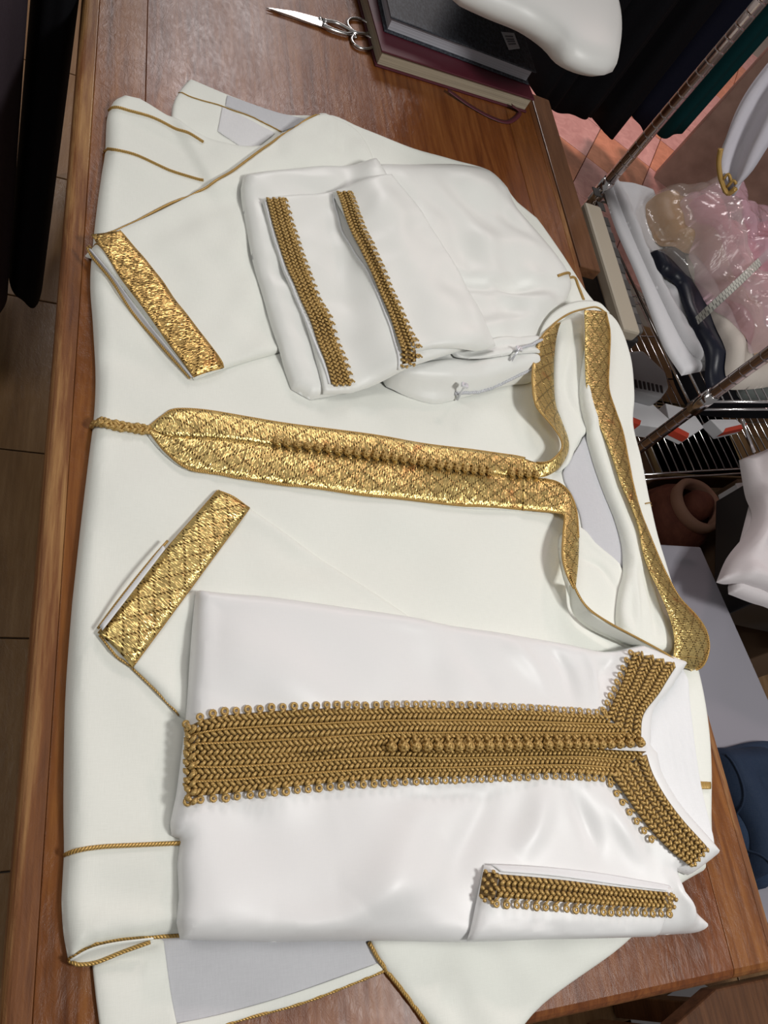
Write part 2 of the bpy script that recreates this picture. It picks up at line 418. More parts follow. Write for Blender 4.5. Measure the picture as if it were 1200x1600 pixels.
    vc, _, fc, _, _, _ = delaunay_2d_cdt([Vector(q) for q in Q], [(i, (i + 1) % nC) for i in range(nC)], [], 1, 1e-7, False)
    Q = np.array([v[:] for v in vc]); fc = [tuple(f_) for f_ in fc]; cc = np.array([Q[list(f_)].mean(0) for f_ in fc]); ok = inside(cc[:, 0], cc[:, 1], C); fc = [f_ for f_, k_ in zip(fc, ok) if k_]
    VX, VY = Q[:, 0], Q[:, 1]; VD = segdist(VX, VY, P)[0]; edge = VD < 1e-5
    G = F.H.copy(); G[j0:j1, i0:i1] = sm
    bz = F.at(VX, VY, G)
    rg2 = np.random.default_rng(sd); VZ = top(VX, VY, VD, bz)
    VZ = np.where(edge, bz + 0.0003, VZ)
    F.H[j0:j1, i0:i1] = np.where(ins, np.maximum(Z, base), base)
    V = np.stack([VX, VY, VZ + F.z0], 1)
    o = pyd(name, V, [f_ if (V[f_[1]] - V[f_[0]])[0] * (V[f_[2]] - V[f_[0]])[1] - (V[f_[1]] - V[f_[0]])[1] * (V[f_[2]] - V[f_[0]])[0] > 0 else f_[::-1] for f_ in fc], M, parent, V[:, :2])
    return o
def smooth_band(ZZ):
    ZZ = np.maximum(ZZ, ZZ.max(1, keepdims=True) - 0.006)
    for _ in range(6):
        ZZ[1:-1] = (ZZ[:-2] + 2 * ZZ[1:-1] + ZZ[2:]) / 4; ZZ[:, 1:-1] = (ZZ[:, :-2] + 2 * ZZ[:, 1:-1] + ZZ[:, 2:]) / 4
    return ZZ
def ribbon(F, name, A, B, M, parent, off=0.002, n=None, m=7, bulge=0.0006, thick=0.0012, conform=True, uoff=0.0):
    """band between two edge lines of pixels (3rd number = height above the field's plane, else it lies on what is there)"""
    def line(L):
        out = []
        for p in L:
            out.append(PX(p[0], p[1], F.z0 + p[2]) if len(p) > 2 else F.px(p[0], p[1], off))
        return spline([tuple(q) for q in out], False, 0.003)
    a, b = line(A), line(B)
    L = max(np.linalg.norm(np.diff(a, axis=0), axis=1).sum(), np.linalg.norm(np.diff(b, axis=0), axis=1).sum())
    n = n or max(6, int(L / 0.004)); a, b = resample(a, n), resample(b, n)
    flat = len(A[0]) == 2 and conform
    V, UV = [], []
    if flat:
        tt = np.linspace(0, 1, m)[None, :, None]; G3 = a[:, None, :] * (1 - tt) + b[:, None, :] * tt
        ZZ = F.z0 + F.at(G3[:, :, 0], G3[:, :, 1]) + off
        ZZ = smooth_band(ZZ)
    mid = (a + b) / 2; U = np.concatenate([[0], np.cumsum(np.linalg.norm(np.diff(mid, axis=0), axis=1))]) + uoff
    for i in range(n):
        w = np.linalg.norm(b[i] - a[i])
        for k in range(m):
            t = k / (m - 1); p = a[i] * (1 - t) + b[i] * t
            if flat: p = np.array([p[0], p[1], ZZ[i, k]])
            p[2] += bulge * 4 * t * (1 - t)
            V.append(p); UV.append((U[i], t * w))
    Fc = [(i*m + k, i*m + k + 1, (i+1)*m + k + 1, (i+1)*m + k) for i in range(n - 1) for k in range(m - 1)]
    o = pyd(name, V, Fc, M, parent, UV)
    if thick:
        s = o.modifiers.new('thickness', 'SOLIDIFY'); s.thickness = thick; s.offset = 0.0
    return o, a, b
def cord(F, name, pts, r, M, parent, seg=8, rise=0.5):
    W = []
    for p in pts: W.append(PX(p[0], p[1], F.z0 + p[2]) if len(p) > 2 else F.px(p[0], p[1], r * rise))
    L = spline([tuple(w) for w in W], False, 0.004)
    if len(pts[0]) == 2: L[:, 2] = F.z0 + F.at(L[:, 0], L[:, 1]) + r * rise
    return tube(name, L, r, M, parent, seg)

# braids: rows of slanted stitches
_b = bmesh.new(); bmesh.ops.create_icosphere(_b, subdivisions=1, radius=1.0); _b.verts.ensure_lookup_table()
ICO_V = np.array([v.co[:] for v in _b.verts]); ICO_F = np.array([[v.index for v in f.verts] for f in _b.faces]); _b.free()
def stitches(name, items, M, parent):
    """items: (centre, along, across, normal, half sizes)"""
    V = np.concatenate([c + ICO_V[:, :1] * (e[0] * a) + ICO_V[:, 1:2] * (e[1] * b) + ICO_V[:, 2:] * (e[2] * nn) for c, a, b, nn, e in items])
    Fc = np.concatenate([ICO_F + i * len(ICO_V) for i in range(len(items))])
    return pyd(name, V, Fc, M, parent)
def braid_rows(F, A, B, rows, parent, pitch=0.0055, off=0.0022, name='braid_row', cords=True, z_px=None, uneven=None):
    """plaited rows side by side filling the band between pixel lines A and B"""
    def line(L):
        return spline([tuple(PX(p[0], p[1], F.z0 + p[2]) if len(p) > 2 else F.px(p[0], p[1], off)) for p in L], False, 0.003)
    a, b = line(A), line(B)
    n = 200; a, b = resample(a, n), resample(b, n)
    if len(A[0]) == 2:
        tt = np.linspace(0, 1, 9)[None, :, None]; G3 = a[:, None, :] * (1 - tt) + b[:, None, :] * tt
        GZ = smooth_band(F.z0 + F.at(G3[:, :, 0], G3[:, :, 1]) + off).ravel(); GX = G3[:, :, 0].ravel(); GY = G3[:, :, 1].ravel()
    edges = np.linspace(0, 1, rows + 1)
    res_lines = []
    for r in range(rows):
        c = a * (1 - (edges[r] + edges[r+1]) / 2) + b * (edges[r] + edges[r+1]) / 2
        lo_ = a * (1 - edges[r]) + b * edges[r]; hi_ = a * (1 - edges[r+1]) + b * edges[r+1]
        L = np.linalg.norm(np.diff(c, axis=0), axis=1).sum(); k = max(3, int(L / pitch))
        c, lo_, hi_ = resample(c, k), resample(lo_, k), resample(hi_, k)
        T = np.gradient(c, axis=0); T /= np.linalg.norm(T, axis=1)[:, None]
        items = []
        for i in range(k):
            acr = hi_[i] - lo_[i]; acr = acr - T[i] * (acr @ T[i]); w = np.linalg.norm(acr); acr = acr / (w + 1e-9); nn = np.cross(T[i], acr); 
            if nn[2] < 0: nn = -nn
            nn /= np.linalg.norm(nn)
            for s in (-1, 1):
                p = c[i] + acr * s * w * 0.23 + T[i] * (pitch * 0.5 if s > 0 else 0)
                if len(A[0]) == 2: p[2] = GZ[np.argmin((GX - p[0])**2 + (GY - p[1])**2)]
                p = p + nn * (0.0008 + 0.0004 * random.random())
                ang = 0.82 * s + random.uniform(-.06, .06); al = -T[i] * math.sin(abs(ang)) * 1.0 + acr * math.cos(ang) * s
                al /= np.linalg.norm(al); ac = np.cross(nn, al); tip = nn * -0.12
                items.append((p, al + tip * 0.9, ac, nn, (w * 0.40, pitch * 0.40, 0.0016)))
        stitches(name, items, M_BRAID, parent)
    return a, b
def conform_line(F, L, off):
    W = spline([tuple(F.px(p[0], p[1], off)) for p in L], False, 0.003); return W

# shared meshes for small repeated pieces
def picot_mesh():
    V, Fs, n0 = [], [], 0
    ring = [(0.0026 * math.cos(t), 0.0034 + 0.0026 * math.sin(t), 0.0) for t in np.arange(10) * 2 * math.pi / 10]
    v, f, _ = tubemesh(ring, 0.0013, 6, True); V += v.tolist(); Fs += f; n0 = len(V)
    v, f, _ = tubemesh([(-0.0035, -0.0025, 0.0002), (-0.0008, -0.0005, 0.001), (0.002, 0.0008, 0.0006)], 0.0013, 6); V += v.tolist(); Fs += [tuple(i + n0 for i in q) for q in f]
    me = bpy.data.meshes.new('picot'); me.from_pydata(V, [], Fs); me.update(); me.materials.append(M_BRAID)
    me.polygons.foreach_set('use_smooth', [True] * len(me.polygons)); return me
PICOT = picot_mesh()
def knot_mesh():
    V, Fs = [], []
    # ball button of wound cord: three crossed rings around a core
    v = ICO_V * 0.0042; V += v.tolist(); Fs += [tuple(f) for f in ICO_F]
    for (ax, r) in (((1, 0, 0), .0046), ((0.3, 1, 0.4), .0047), ((-0.4, 0.5, 1), .0046), ((0.7, -0.6, 0.6), .0046)):
        q = Vector((0, 0, 1)).rotation_difference(Vector(ax))
        ring = [tuple(q @ Vector((r * math.cos(t), r * math.sin(t), 0))) for t in np.arange(12) * 2 * math.pi / 12]
        n0 = len(V); v, f, _ = tubemesh(ring, 0.0014, 6, True); V += v.tolist(); Fs += [tuple(i + n0 for i in z) for z in f]
    n0 = len(V); v, f, _ = tubemesh([(0, 0.004, -0.001), (0, 0.007, -0.0005), (0, 0.010, -0.002)], [0.0022, 0.002, 0.0015], 6); V += v.tolist(); Fs += [tuple(i + n0 for i in z) for z in f]
    me = bpy.data.meshes.new('button'); me.from_pydata(V, [], Fs); me.update(); me.materials.append(M_BRAID)
    me.polygons.foreach_set('use_smooth', [True] * len(me.polygons)); return me
KNOT = knot_mesh()
def along(F, line, pitch, off, side, me, name, parent, scale=1.0, jitter=0.12):
    """put copies of a small mesh along a pixel line; side +1/-1: which way it points across the line"""
    W = conform_line(F, line, off); L = np.linalg.norm(np.diff(W, axis=0), axis=1).sum(); k = int(L / pitch)
    W = resample(W, k + 1); T = np.gradient(W, axis=0)
    for i in range(k + 1):
        a = math.atan2(T[i][1], T[i][0]) + (0 if side > 0 else math.pi) + random.uniform(-jitter, jitter)
        o = bpy.data.objects.new(name, me); COL.objects.link(o); o.parent = parent
        o.matrix_parent_inverse = Matrix.Translation(parent.location).inverted()
        o.location = (W[i][0], W[i][1], F.z0 + float(F.at(W[i][0], W[i][1])) + off); o.rotation_euler = (random.uniform(-.1, .1), random.uniform(-.1, .1), a)
        s = scale * random.uniform(0.93, 1.07); o.scale = (s, s, s)

# ================================================================ setting
fl = box('floor', (1.0, 1.4, -0.03), (7.0, 7.0, 0.05), M_GROUT, None, bev=0); tag(fl, kind='structure')
tm = None
for i in range(8):
    for j in range(13):
        if i > 2 and j > 6: continue
        t = box('tile', (0, 0, 0), (0.596, 0.392, 0.012), M_TILEW, None, bev=0.0015) if tm is None else bpy.data.objects.new('tile', tm)
        if tm is None: tm = t.data
        else: COL.objects.link(t)
        t.parent = fl; t.location = (-1.12 + i * 0.6, -0.886 + j * 0.395, 0.0)
ang = -math.radians(32); ca, sa = math.cos(ang), math.sin(ang); pm = []
for i in range(-7, 9):
    for j in range(-6, 7):
        x = 2.288 + (i + .5) * 0.26 * ca - (j + .5) * 0.26 * sa; y = 2.597 + (i + .5) * 0.26 * sa + (j + .5) * 0.26 * ca
        if y < 1.95 or x < .95: continue
        if x > 4 or y > 4.3: continue
        k = (i * 3 + j * 5) % 4 == 0 or (i + j) % 5 == 0
        M = M_ORNG if k else M_PINK
        if len(pm) < 2 and not any(q[0] == k for q in pm):
            t = box('tile', (0, 0, 0), (0.257, 0.257, 0.014), M, None, bev=0.0015); pm.append((k, t.data))
        else:
            me = [q[1] for q in pm if q[0] == k]
            if not me: t = box('tile', (0, 0, 0), (0.257, 0.257, 0.014), M, None, bev=0.0015); pm.append((k, t.data))
            else: t = bpy.data.objects.new('tile', me[0]); COL.objects.link(t)
        t.parent = fl; t.location = (x, y, 0.001); t.rotation_euler = (0, 0, ang)
wr = box('wall_right', (2.305 + 1.3 * ca, 2.56 + 1.3 * sa, 1.4), (2.6, 0.06, 2.8), M_WALL, None, rz=ang, bev=0); tag(wr, kind='structure')

# ================================================================ work table
TX0, TX1, TY0, TY1 = 0.030, 0.838, -0.128, 1.78
table = thing('work_table', 'long varnished reddish wooden work table under the garments', 'table', ((TX0 + TX1) / 2, (TY0 + TY1) / 2, 0))
def plank(x0, x1, M, le=0.001, re=0.001):
    bm = bmesh.new(); T = 0.038; n = 40
    prof = []   # cross section x,z (top down), rounded where it is an outer edge
    def corner(cx, sgn, r):
        return [(cx + sgn * (-r + r * math.sin(t)), TZ - r + r * math.cos(t)) for t in np.linspace(0, math.pi / 2, 6)]
    prof = [(x0, TZ - T)] + [(q[0], q[1]) for q in corner(x0, -1, le)][::-1] + corner(x1, 1, re) + [(x1, TZ - T)]
    ys = np.concatenate([[TY0, TY0 + .002, TY0 + .005, TY0 + .010], np.linspace(TY0 + .03, TY1, n)]); V, Fc = [], []
    drop = [0.010, 0.005, 0.002, 0.0] + [0] * n
    for y, d in zip(ys, drop):
        for (x, z) in prof: V.append((x, y, z - d if z > TZ - T + .001 else z))
    k = len(prof)
    for i in range(len(ys) - 1):
        for q in range(k): Fc.append((i*k + q, i*k + (q+1) % k, (i+1)*k + (q+1) % k, (i+1)*k + q))
    Fc.append(tuple(range(k))[::-1]); Fc.append(tuple((len(ys) - 1)*k + q for q in range(k)))
    return pyd('plank', V, Fc, M, table, smooth=False)
plank(TX0, TX0 + 0.022, M_EDGE, le=0.009)
plank(TX0 + 0.0222, 0.118, M_TABLE2)
plank(0.1182, 0.765, M_TABLE)
plank(0.7654, TX1 - .012, M_TABLE2)
plank(TX1 - .0118, TX1, M_EDGE, re=0.004)
for x, y in ((TX0 + .09, TY0 + .09), (TX1 - .09, TY0 + .09), (TX0 + .09, TY1 - .09), (TX1 - .09, TY1 - .09)):
    box('leg', (x, y, (TZ - .038) / 2), (0.07, 0.07, TZ - .038), M_TABLE, table)
for x in (TX0 + .09, TX1 - .09): box('apron', (x, (TY0 + TY1) / 2, TZ - .09), (0.024, TY1 - TY0 - .25, 0.10), M_TABLE, table)
for y in (TY0 + .09, TY1 - .09): box('apron', ((TX0 + TX1) / 2, y, TZ - .09), (TX1 - TX0 - .25, 0.024, 0.10), M_TABLE, table)

# ================================================================ garments on the table
T = Field(TZ, -0.06, 1.02, -0.32, 1.55)
robe = thing('sheer_robe', 'cream sheer robe with gold ribbon collar spread across the work table', 'robe', tuple(PX(500, 800, TZ)))
# --- trailing hem pieces at the near end
sheet(T, 'sheer_hem_layer', [(145, 1490, 'c'), (152, 1560), (166, 1660, 'c'), (300, 1630, 'c'), (365, 1597), (480, 1564), (602, 1516, 'c'), (578, 1460, 'c'), (300, 1430), (150, 1430)], M_GREY, robe, th=0.002, er=0.004, dz=0.002, amp=0.0012)
sheet(T, 'hem_facing', [(143, 1490, 'c'), (150, 1560), (164, 1660, 'c'), (285, 1640, 'c'), (268, 1560), (256, 1470, 'c'), (200, 1440)], M_ROBE, robe, th=0.0016, er=0.003, dz=0.003)
sheet(T, 'hem_band', [(270, 1612, 'c'), (300, 1627), (365, 1597), (480, 1564), (602, 1516, 'c'), (590, 1505, 'c'), (480, 1545), (365, 1580), (272, 1600, 'c')], M_ROBE, robe, th=0.001, er=0.002, dz=0.004)
sheet(T, 'skirt_panel', [(572, 1460, 'c'), (592, 1500), (630, 1550), (668, 1602), (690, 1645, 'c'), (792, 1640, 'c'), (850, 1570), (960, 1490), (1000, 1455, 'c'), (900, 1420), (650, 1430)], M_ROBE, robe, th=0.007, er=0.012, dz=0.004, amp=0.002, creases=[([(700, 1480), (760, 1600)], 0.02, 0.004)])
# --- the layer peeping out at the far end
sheet(T, 'back_layer', [(268, 195, 'c'), (270, 165), (280, 142), (297, 122, 'c'), (325, 134), (356, 147), (440, 177), (500, 186), (520, 260, 'c'), (330, 320, 'c')], M_ROBE, robe, th=0.005, er=0.006, dz=0.004, amp=0.001)
sheet(T, 'sheer_strip', [(355, 149, 'c'), (440, 179), (492, 188, 'c'), (440, 206, 'c'), (400, 185), (352, 166, 'c')], M_GREY, robe, th=0.001, er=0.002, dz=0.006)
sheet(T, 'sheer_strip', [(347, 168, 'c'), (395, 190), (430, 208, 'c'), (390, 240, 'c'), (340, 205, 'c')], fabric('pale_voile', (0.70, 0.70, 0.71), 0.75, .2, .03), robe, th=0.001, er=0.002, dz=0.006)
# --- body
body_out = [(165, 235), (168, 180), (177, 158), (192, 151), (218, 157), (268, 188), (320, 222), (400, 235), (500, 182), (565, 203), (640, 233), (700, 250), (765, 272), (808, 320, 'c'), (838, 345, 'c'), (848, 358, 'c'), (872, 392), (898, 433), (925, 472), (962, 505), (984, 560), (988, 622), (986, 668), (1000, 724), (1015, 790), (1026, 838), (1040, 884), (1060, 950), (1090, 1050), (1104, 1120), (1110, 1200), (1110, 1282), (1112, 1325, 'c'), (1100, 1338, 'c'), (1102, 1360, 'c'), (1070, 1378), (1000, 1420), (640, 1430), (280, 1460), (190, 1467), (140, 1480), (108, 1501, 'c'), (101, 1465), (97, 1405), (101, 1335), (100, 1250), (103, 1090), (112, 960), (118, 900), (128, 810), (140, 710), (147, 655), (150, 610), (150, 570), (146, 500), (142, 430), (150, 340), (160, 265)]
sheet(T, 'body', body_out, M_ROBE, robe, th=0.017, er=0.016, dz=0.006, amp=0.0016, wl=0.16, creases=[
    ([(150, 640), (300, 700), (500, 690)], 0.025, -0.003), ([(150, 560), (200, 570), (260, 600)], 0.018, -0.005),
    ([(110, 1400), (200, 1405), (280, 1400)], 0.02, -0.004), ([(120, 980), (130, 1200), (125, 1300)], 0.02, 0.003),
    ([(160, 180), (260, 230), (330, 260)], 0.012, -0.003), ([(170, 260), (260, 290)], 0.02, 0.003),
    ([(300, 860), (500, 880), (800, 870)], 0.04, -0.003), ([(420, 640), (560, 650), (760, 680)], 0.03, 0.003),
    ([(990, 570), (985, 660), (1010, 760)], 0.012, 0.006)])
# --- sleeve towards the far end, with its cuff
sheet(T, 'sleeve', [(136, 381, 'c'), (188, 356), (260, 322), (335, 286), (400, 240), (455, 205), (500, 183), (560, 205), (590, 300), (560, 500), (440, 548), (395, 562), (352, 575, 'c'), (304, 591, 'c'), (228, 494), (184, 434)], M_ROBE, robe, th=0.006, er=0.006, dz=0.022, amp=0.0012, creases=[([(350, 330), (300, 420), (330, 520)], 0.03, 0.003), ([(240, 350), (380, 310), (480, 300)], 0.02, -0.002)])
o, _, _ = ribbon(T, 'cuff', [(139, 384), (187, 430), (232, 490), (304, 586)], [(187, 361), (230, 410), (290, 490), (350, 572)], M_LAME2, robe, off=0.003)
cord(T, 'piping', [(187, 361), (230, 410), (290, 490), (350, 572)], 0.0011, M_CORD, robe)
cord(T, 'piping', [(139, 384), (187, 430), (232, 490), (304, 586)], 0.0013, M_CORD, robe)
cord(T, 'piping', [(150, 378), (190, 357), (262, 320), (335, 284), (400, 240), (455, 205), (499, 181)], 0.0017, M_CORD, robe)
ribbon(T, 'cuff_lining', [(140, 388, .024), (180, 436, .024), (222, 493, .024), (300, 589, .024)], [(138, 390, .019), (174, 438, .019), (208, 490, .019), (296, 590, .019)], M_GREY, robe, bulge=-.001)
cord(T, 'cuff_edge', [(136, 387, .020), (145, 403, .020), (174, 438, .020), (208, 490, .020), (252, 541, .020), (297, 591, .020)], 0.0016, M_CORD, robe)
# --- piping lines on the body
for L in ([(170, 173), (190, 169), (240, 184), (290, 206), (318, 222)], [(163, 237), (180, 234), (215, 243), (265, 266), (318, 281)],
          [(101, 1336), (120, 1329), (160, 1323), (220, 1320), (290, 1317)], [(108, 1500), (125, 1487), (160, 1472), (220, 1465), (285, 1461)]):
    cord(T, 'piping', L, 0.0019, M_CORD, robe)
ribbon(T, 'hem_inside', [(110, 1500, .012), (140, 1483, .015), (180, 1473, .017), (240, 1466, .018)], [(112, 1503, .006), (130, 1507, .006), (170, 1497, .008), (240, 1471, .014)], M_ROBE, robe, bulge=-.002)
cord(T, 'piping', [(108, 1501, .007), (120, 1507, .007), (150, 1504, .008), (190, 1488, .011), (235, 1472, .016)], 0.0016, M_CORD, robe)
cord(T, 'piping', [(279, 145), (300, 152), (350, 167), (400, 186), (440, 206)], 0.0010, M_CORD, robe)
cord(T, 'piping', [(270, 1636), (365, 1597), (480, 1564), (602, 1516)], 0.0014, M_CORD, robe)
cord(T, 'piping', [(576, 1472), (592, 1500), (630, 1550), (668, 1602), (684, 1636)], 0.0020, M_CORD, robe)
cord(T, 'piping', [(1008, 787), (1018, 790)], 0.0010, M_CORD, robe)
# --- sleeve towards the near end
sheet(T, 'sleeve', [(152, 990, 'c'), (245, 875), (340, 766, 'c'), (391, 794, 'c'), (500, 868), (650, 970, 'c'), (560, 1080, 'c'), (330, 1150, 'c'), (278, 1115), (240, 1075), (207, 1043, 'c'), (175, 1020)], M_ROBE, robe, th=0.006, er=0.006, dz=0.022, amp=0.0012, creases=[([(400, 830), (450, 870), (600, 950)], 0.012, -0.002), ([(340, 900), (420, 900), (500, 920)], 0.03, 0.003)])
ribbon(T, 'cuff', [(154, 990), (245, 877), (341, 767)], [(207, 1041), (300, 915), (389, 794)], M_LAME, robe, off=0.003)
for L in ([(154, 990), (245, 877), (341, 767)], [(207, 1041), (300, 915), (389, 794)], [(156, 992), (180, 1022), (207, 1041)], [(341, 767), (365, 777), (389, 794)]):
    cord(T, 'piping', L, 0.0013, M_CORD, robe)
cord(T, 'piping', [(207, 1043), (240, 1075), (280, 1117)], 0.0011, M_CORD, robe)
ribbon(T, 'cuff_lining', [(160, 985, .030), (205, 927, .031), (258, 858, .030)], [(156, 979, .027), (200, 922, .028), (255, 853, .027)], M_COTTON, robe)
cord(T, 'cuff_edge', [(153, 982, .025), (190, 932, .025), (240, 870, .025), (262, 845, .026)], 0.0013, M_CORD, robe)
# --- braided tie
V = []
for ph in range(4):
    W_ = spline([tuple(T.px(*q, .003)) for q in ((143, 663), (170, 662), (205, 668), (234, 672))], False, 0.0012)
    W_[:, 2] = TZ + T.at(W_[:, 0], W_[:, 1]) + 0.003; s = np.arange(len(W_)) * 0.0012 * 2 * np.pi / 0.020 + ph * np.pi / 2
    d = np.gradient(W_, axis=0); nrm = np.stack([-d[:, 1], d[:, 0], 0 * s], 1); nrm /= np.linalg.norm(nrm, axis=1)[:, None]
    W_ = W_ + nrm * (np.sin(s) * 0.0042)[:, None]; W_[:, 2] += 0.0016 * np.cos(2 * s + ph)
    tube('braided_tie_strand', W_, 0.0021, M_BRAID, robe, 6)
# --- front placket: two ribbon strips side by side
up = [(232, 668), (255, 650), (274, 640), (330, 643), (430, 660), (520, 672), (600, 683), (700, 699), (800, 712), (820, 716)]
ce = [(233, 671), (255, 679), (270, 681), (340, 684), (430, 695), (520, 707), (600, 718), (700, 733), (800, 743), (820, 744)]
lo = [(234, 674), (260, 706), (291, 730), (330, 737), (400, 750), (520, 766), (650, 781), (760, 791), (800, 794), (820, 796)]
sheet(T, 'placket_backing', up + [(862, 735), (862, 790)] + lo[::-1], M_ROBE, robe, th=0.003, er=0.004, dz=0.024)
ribbon(T, 'placket_strip', up, ce, M_LAME, robe, off=0.002)
ribbon(T, 'placket_strip', [(q[0], q[1] + 1) for q in ce], lo, M_LAME, robe, off=0.002, uoff=0.017)
for L in (up, lo, ce): cord(T, 'piping', L, 0.0017 if L is not ce else 0.0012, M_CORD, robe)
along(T, [(432, 689), (520, 702), (600, 713), (700, 729), (765, 737)], 0.0118, 0.006, 1, KNOT, 'button', robe, 0.9)
along(T, [(800, 740), (838, 742)], 0.0118, 0.006, 1, KNOT, 'button', robe, 0.85)

# ================================================================ folded trousers
tr = thing('folded_trousers', 'folded ivory satin trousers with gold braided leg hems and two zips', 'trousers', tuple(PX(600, 430, TZ + .02)))
sheet(T, 'seat', [(560, 300), (585, 262), (640, 253), (720, 255), (763, 264), (798, 296), (812, 330), (850, 375), (893, 432), (888, 470), (858, 510), (842, 545), (838, 580), (770, 596), (720, 606), (660, 606), (610, 592), (570, 540)], M_TROUS, tr, th=0.026, er=0.045, dz=0.03, amp=0.0035, wl=0.10, cs=1.3, soft=40, creases=[
    ([(650, 420), (740, 455), (880, 455)], 0.014, -0.011), ([(660, 350), (740, 390), (850, 400)], 0.030, 0.008), ([(640, 300), (720, 300), (790, 330)], 0.03, 0.006),
    ([(740, 440), (800, 480), (870, 478)], 0.016, 0.010), ([(690, 530), (760, 520), (840, 500)], 0.014, 0.007), ([(650, 560), (740, 562), (835, 550)], 0.010, -0.009), ([(780, 300), (790, 350), (850, 400)], 0.02, -0.005)])
sheet(T, 'pocket_fold', [(600, 588), (650, 577), (720, 570), (790, 560), (836, 562), (838, 590), (790, 598), (720, 616), (680, 624), (630, 608)], M_TROUS, tr, th=0.010, er=0.014, dz=0.03, amp=0.001, soft=4, creases=[([(640, 596), (700, 600), (740, 598)], 0.006, 0.003)])
sheet(T, 'pocket_fold', [(700, 556), (760, 540), (800, 535), (850, 530), (846, 556), (790, 566), (730, 568)], M_TROUS, tr, th=0.008, er=0.012, dz=0.035, amp=0.001, soft=4)
# folded legs
sheet(T, 'leg_fold', [(378, 290), (381, 273), (400, 270), (480, 260), (583, 256, 'c'), (597, 290), (640, 350), (700, 440), (740, 552, 'c'), (640, 582), (556, 602), (492, 613, 'c'), (462, 597, 'c'), (440, 540), (418, 470), (395, 390)], M_TROUS, tr, th=0.013, er=0.016, dz=0.035, amp=0.0015, soft=40, creases=[([(390, 300), (480, 285), (600, 290)], 0.015, 0.004)])
sheet(T, 'leg', [(410, 310, 'c'), (500, 300), (600, 293, 'c'), (640, 340), (720, 470), (740, 550, 'c'), (640, 580), (557, 602, 'c'), (513, 604, 'c'), (485, 517), (453, 442), (427, 372)], M_TROUS, tr, th=0.005, er=0.005, dz=0.045, amp=0.001, soft=30)
sheet(T, 'leg', [(520, 299, 'c'), (560, 294), (601, 290, 'c'), (622, 315), (645, 345), (700, 430), (770, 545, 'c'), (735, 557), (663, 558, 'c'), (631, 565, 'c'), (604, 502), (572, 422), (540, 352)], M_TROUS, tr, th=0.006, er=0.006, dz=0.05, amp=0.0012, soft=30, creases=[([(560, 310), (620, 400), (700, 540)], 0.03, 0.003), ([(640, 360), (700, 470), (740, 540)], 0.02, -0.002)])
def hem(L, Rr, rows=2):
    ribbon(T, 'hem_backing', L, Rr, M_BRAIDBASE, tr, off=0.0010, bulge=0)
    braid_rows(T, L, Rr, rows, tr, pitch=0.0052, off=0.002)
hem([(416, 312), (432, 370), (458, 440), (490, 515), (518, 599)], [(444, 311), (462, 370), (487, 440), (520, 515), (548, 598)], 3)
hem([(526, 301), (546, 350), (578, 420), (610, 500), (636, 560)], [(546, 300), (566, 350), (598, 420), (632, 500), (657, 556)], 2)
along(T, [(447, 312), (465, 370), (490, 440), (523, 515), (551, 594)], 0.0096, 0.003, -1, PICOT, 'picot', tr, 0.85)
along(T, [(549, 301), (569, 350), (601, 420), (635, 500), (659, 552)], 0.0096, 0.003, -1, PICOT, 'picot', tr, 0.85)
cord(T, 'hem_edge', [(414, 316), (430, 372), (455, 442), (487, 517), (515, 600)], 0.0016, M_COTTON, tr)
cord(T, 'hem_edge', [(523, 303), (543, 352), (575, 422), (607, 502), (634, 562)], 0.0016, M_COTTON, tr)
M_ZIP = mat('grey_zip_tape', (0.50, 0.51, 0.54), 0.6); M_ZINC = mat('white_zip_metal', (0.75, 0.76, 0.80), 0.3, 0.5)
for pts, sl, dr in (([(722, 603), (770, 594), (830, 584)], (726, 602), (-12, 22)), ([(806, 548), (826, 541), (850, 536)], (811, 545), (-12, 18))):
    W_ = conform_line(T, pts, 0.002); W_[:, 2] = TZ + T.at(W_[:, 0], W_[:, 1]) + 0.002
    z = tube('zip', W_, 0.0022, M_ZIP, tr, 8)
    its = []
    R_ = resample(W_, int(np.linalg.norm(np.diff(W_, axis=0), axis=1).sum() / 0.0022))
    for i, p in enumerate(R_): its.append((p + np.array([0, (-1)**i * 0.0007, 0.0018]), np.array([1, 0, 0]), np.array([0, 1, 0]), np.array([0, 0, 1]), (0.0007, 0.0016, 0.0007)))
    stitches('zip_teeth', its, M_ZINC, z)
    p0 = T.px(*sl, 0.005); p1 = T.px(sl[0] + dr[0], sl[1] + dr[1], 0.004); d = p1 - p0
    box('zip_slider', tuple(p0), (0.010, 0.007, 0.004), M_ZINC, tr, rz=math.atan2(-.2, 1), bev=0.001)
    tube('zip_pull', [p0 + [0, 0, .003], p0 + d * .4 + [0, 0, .003], p1], [0.0016, 0.0013, 0.002], M_ZINC, tr, 8)

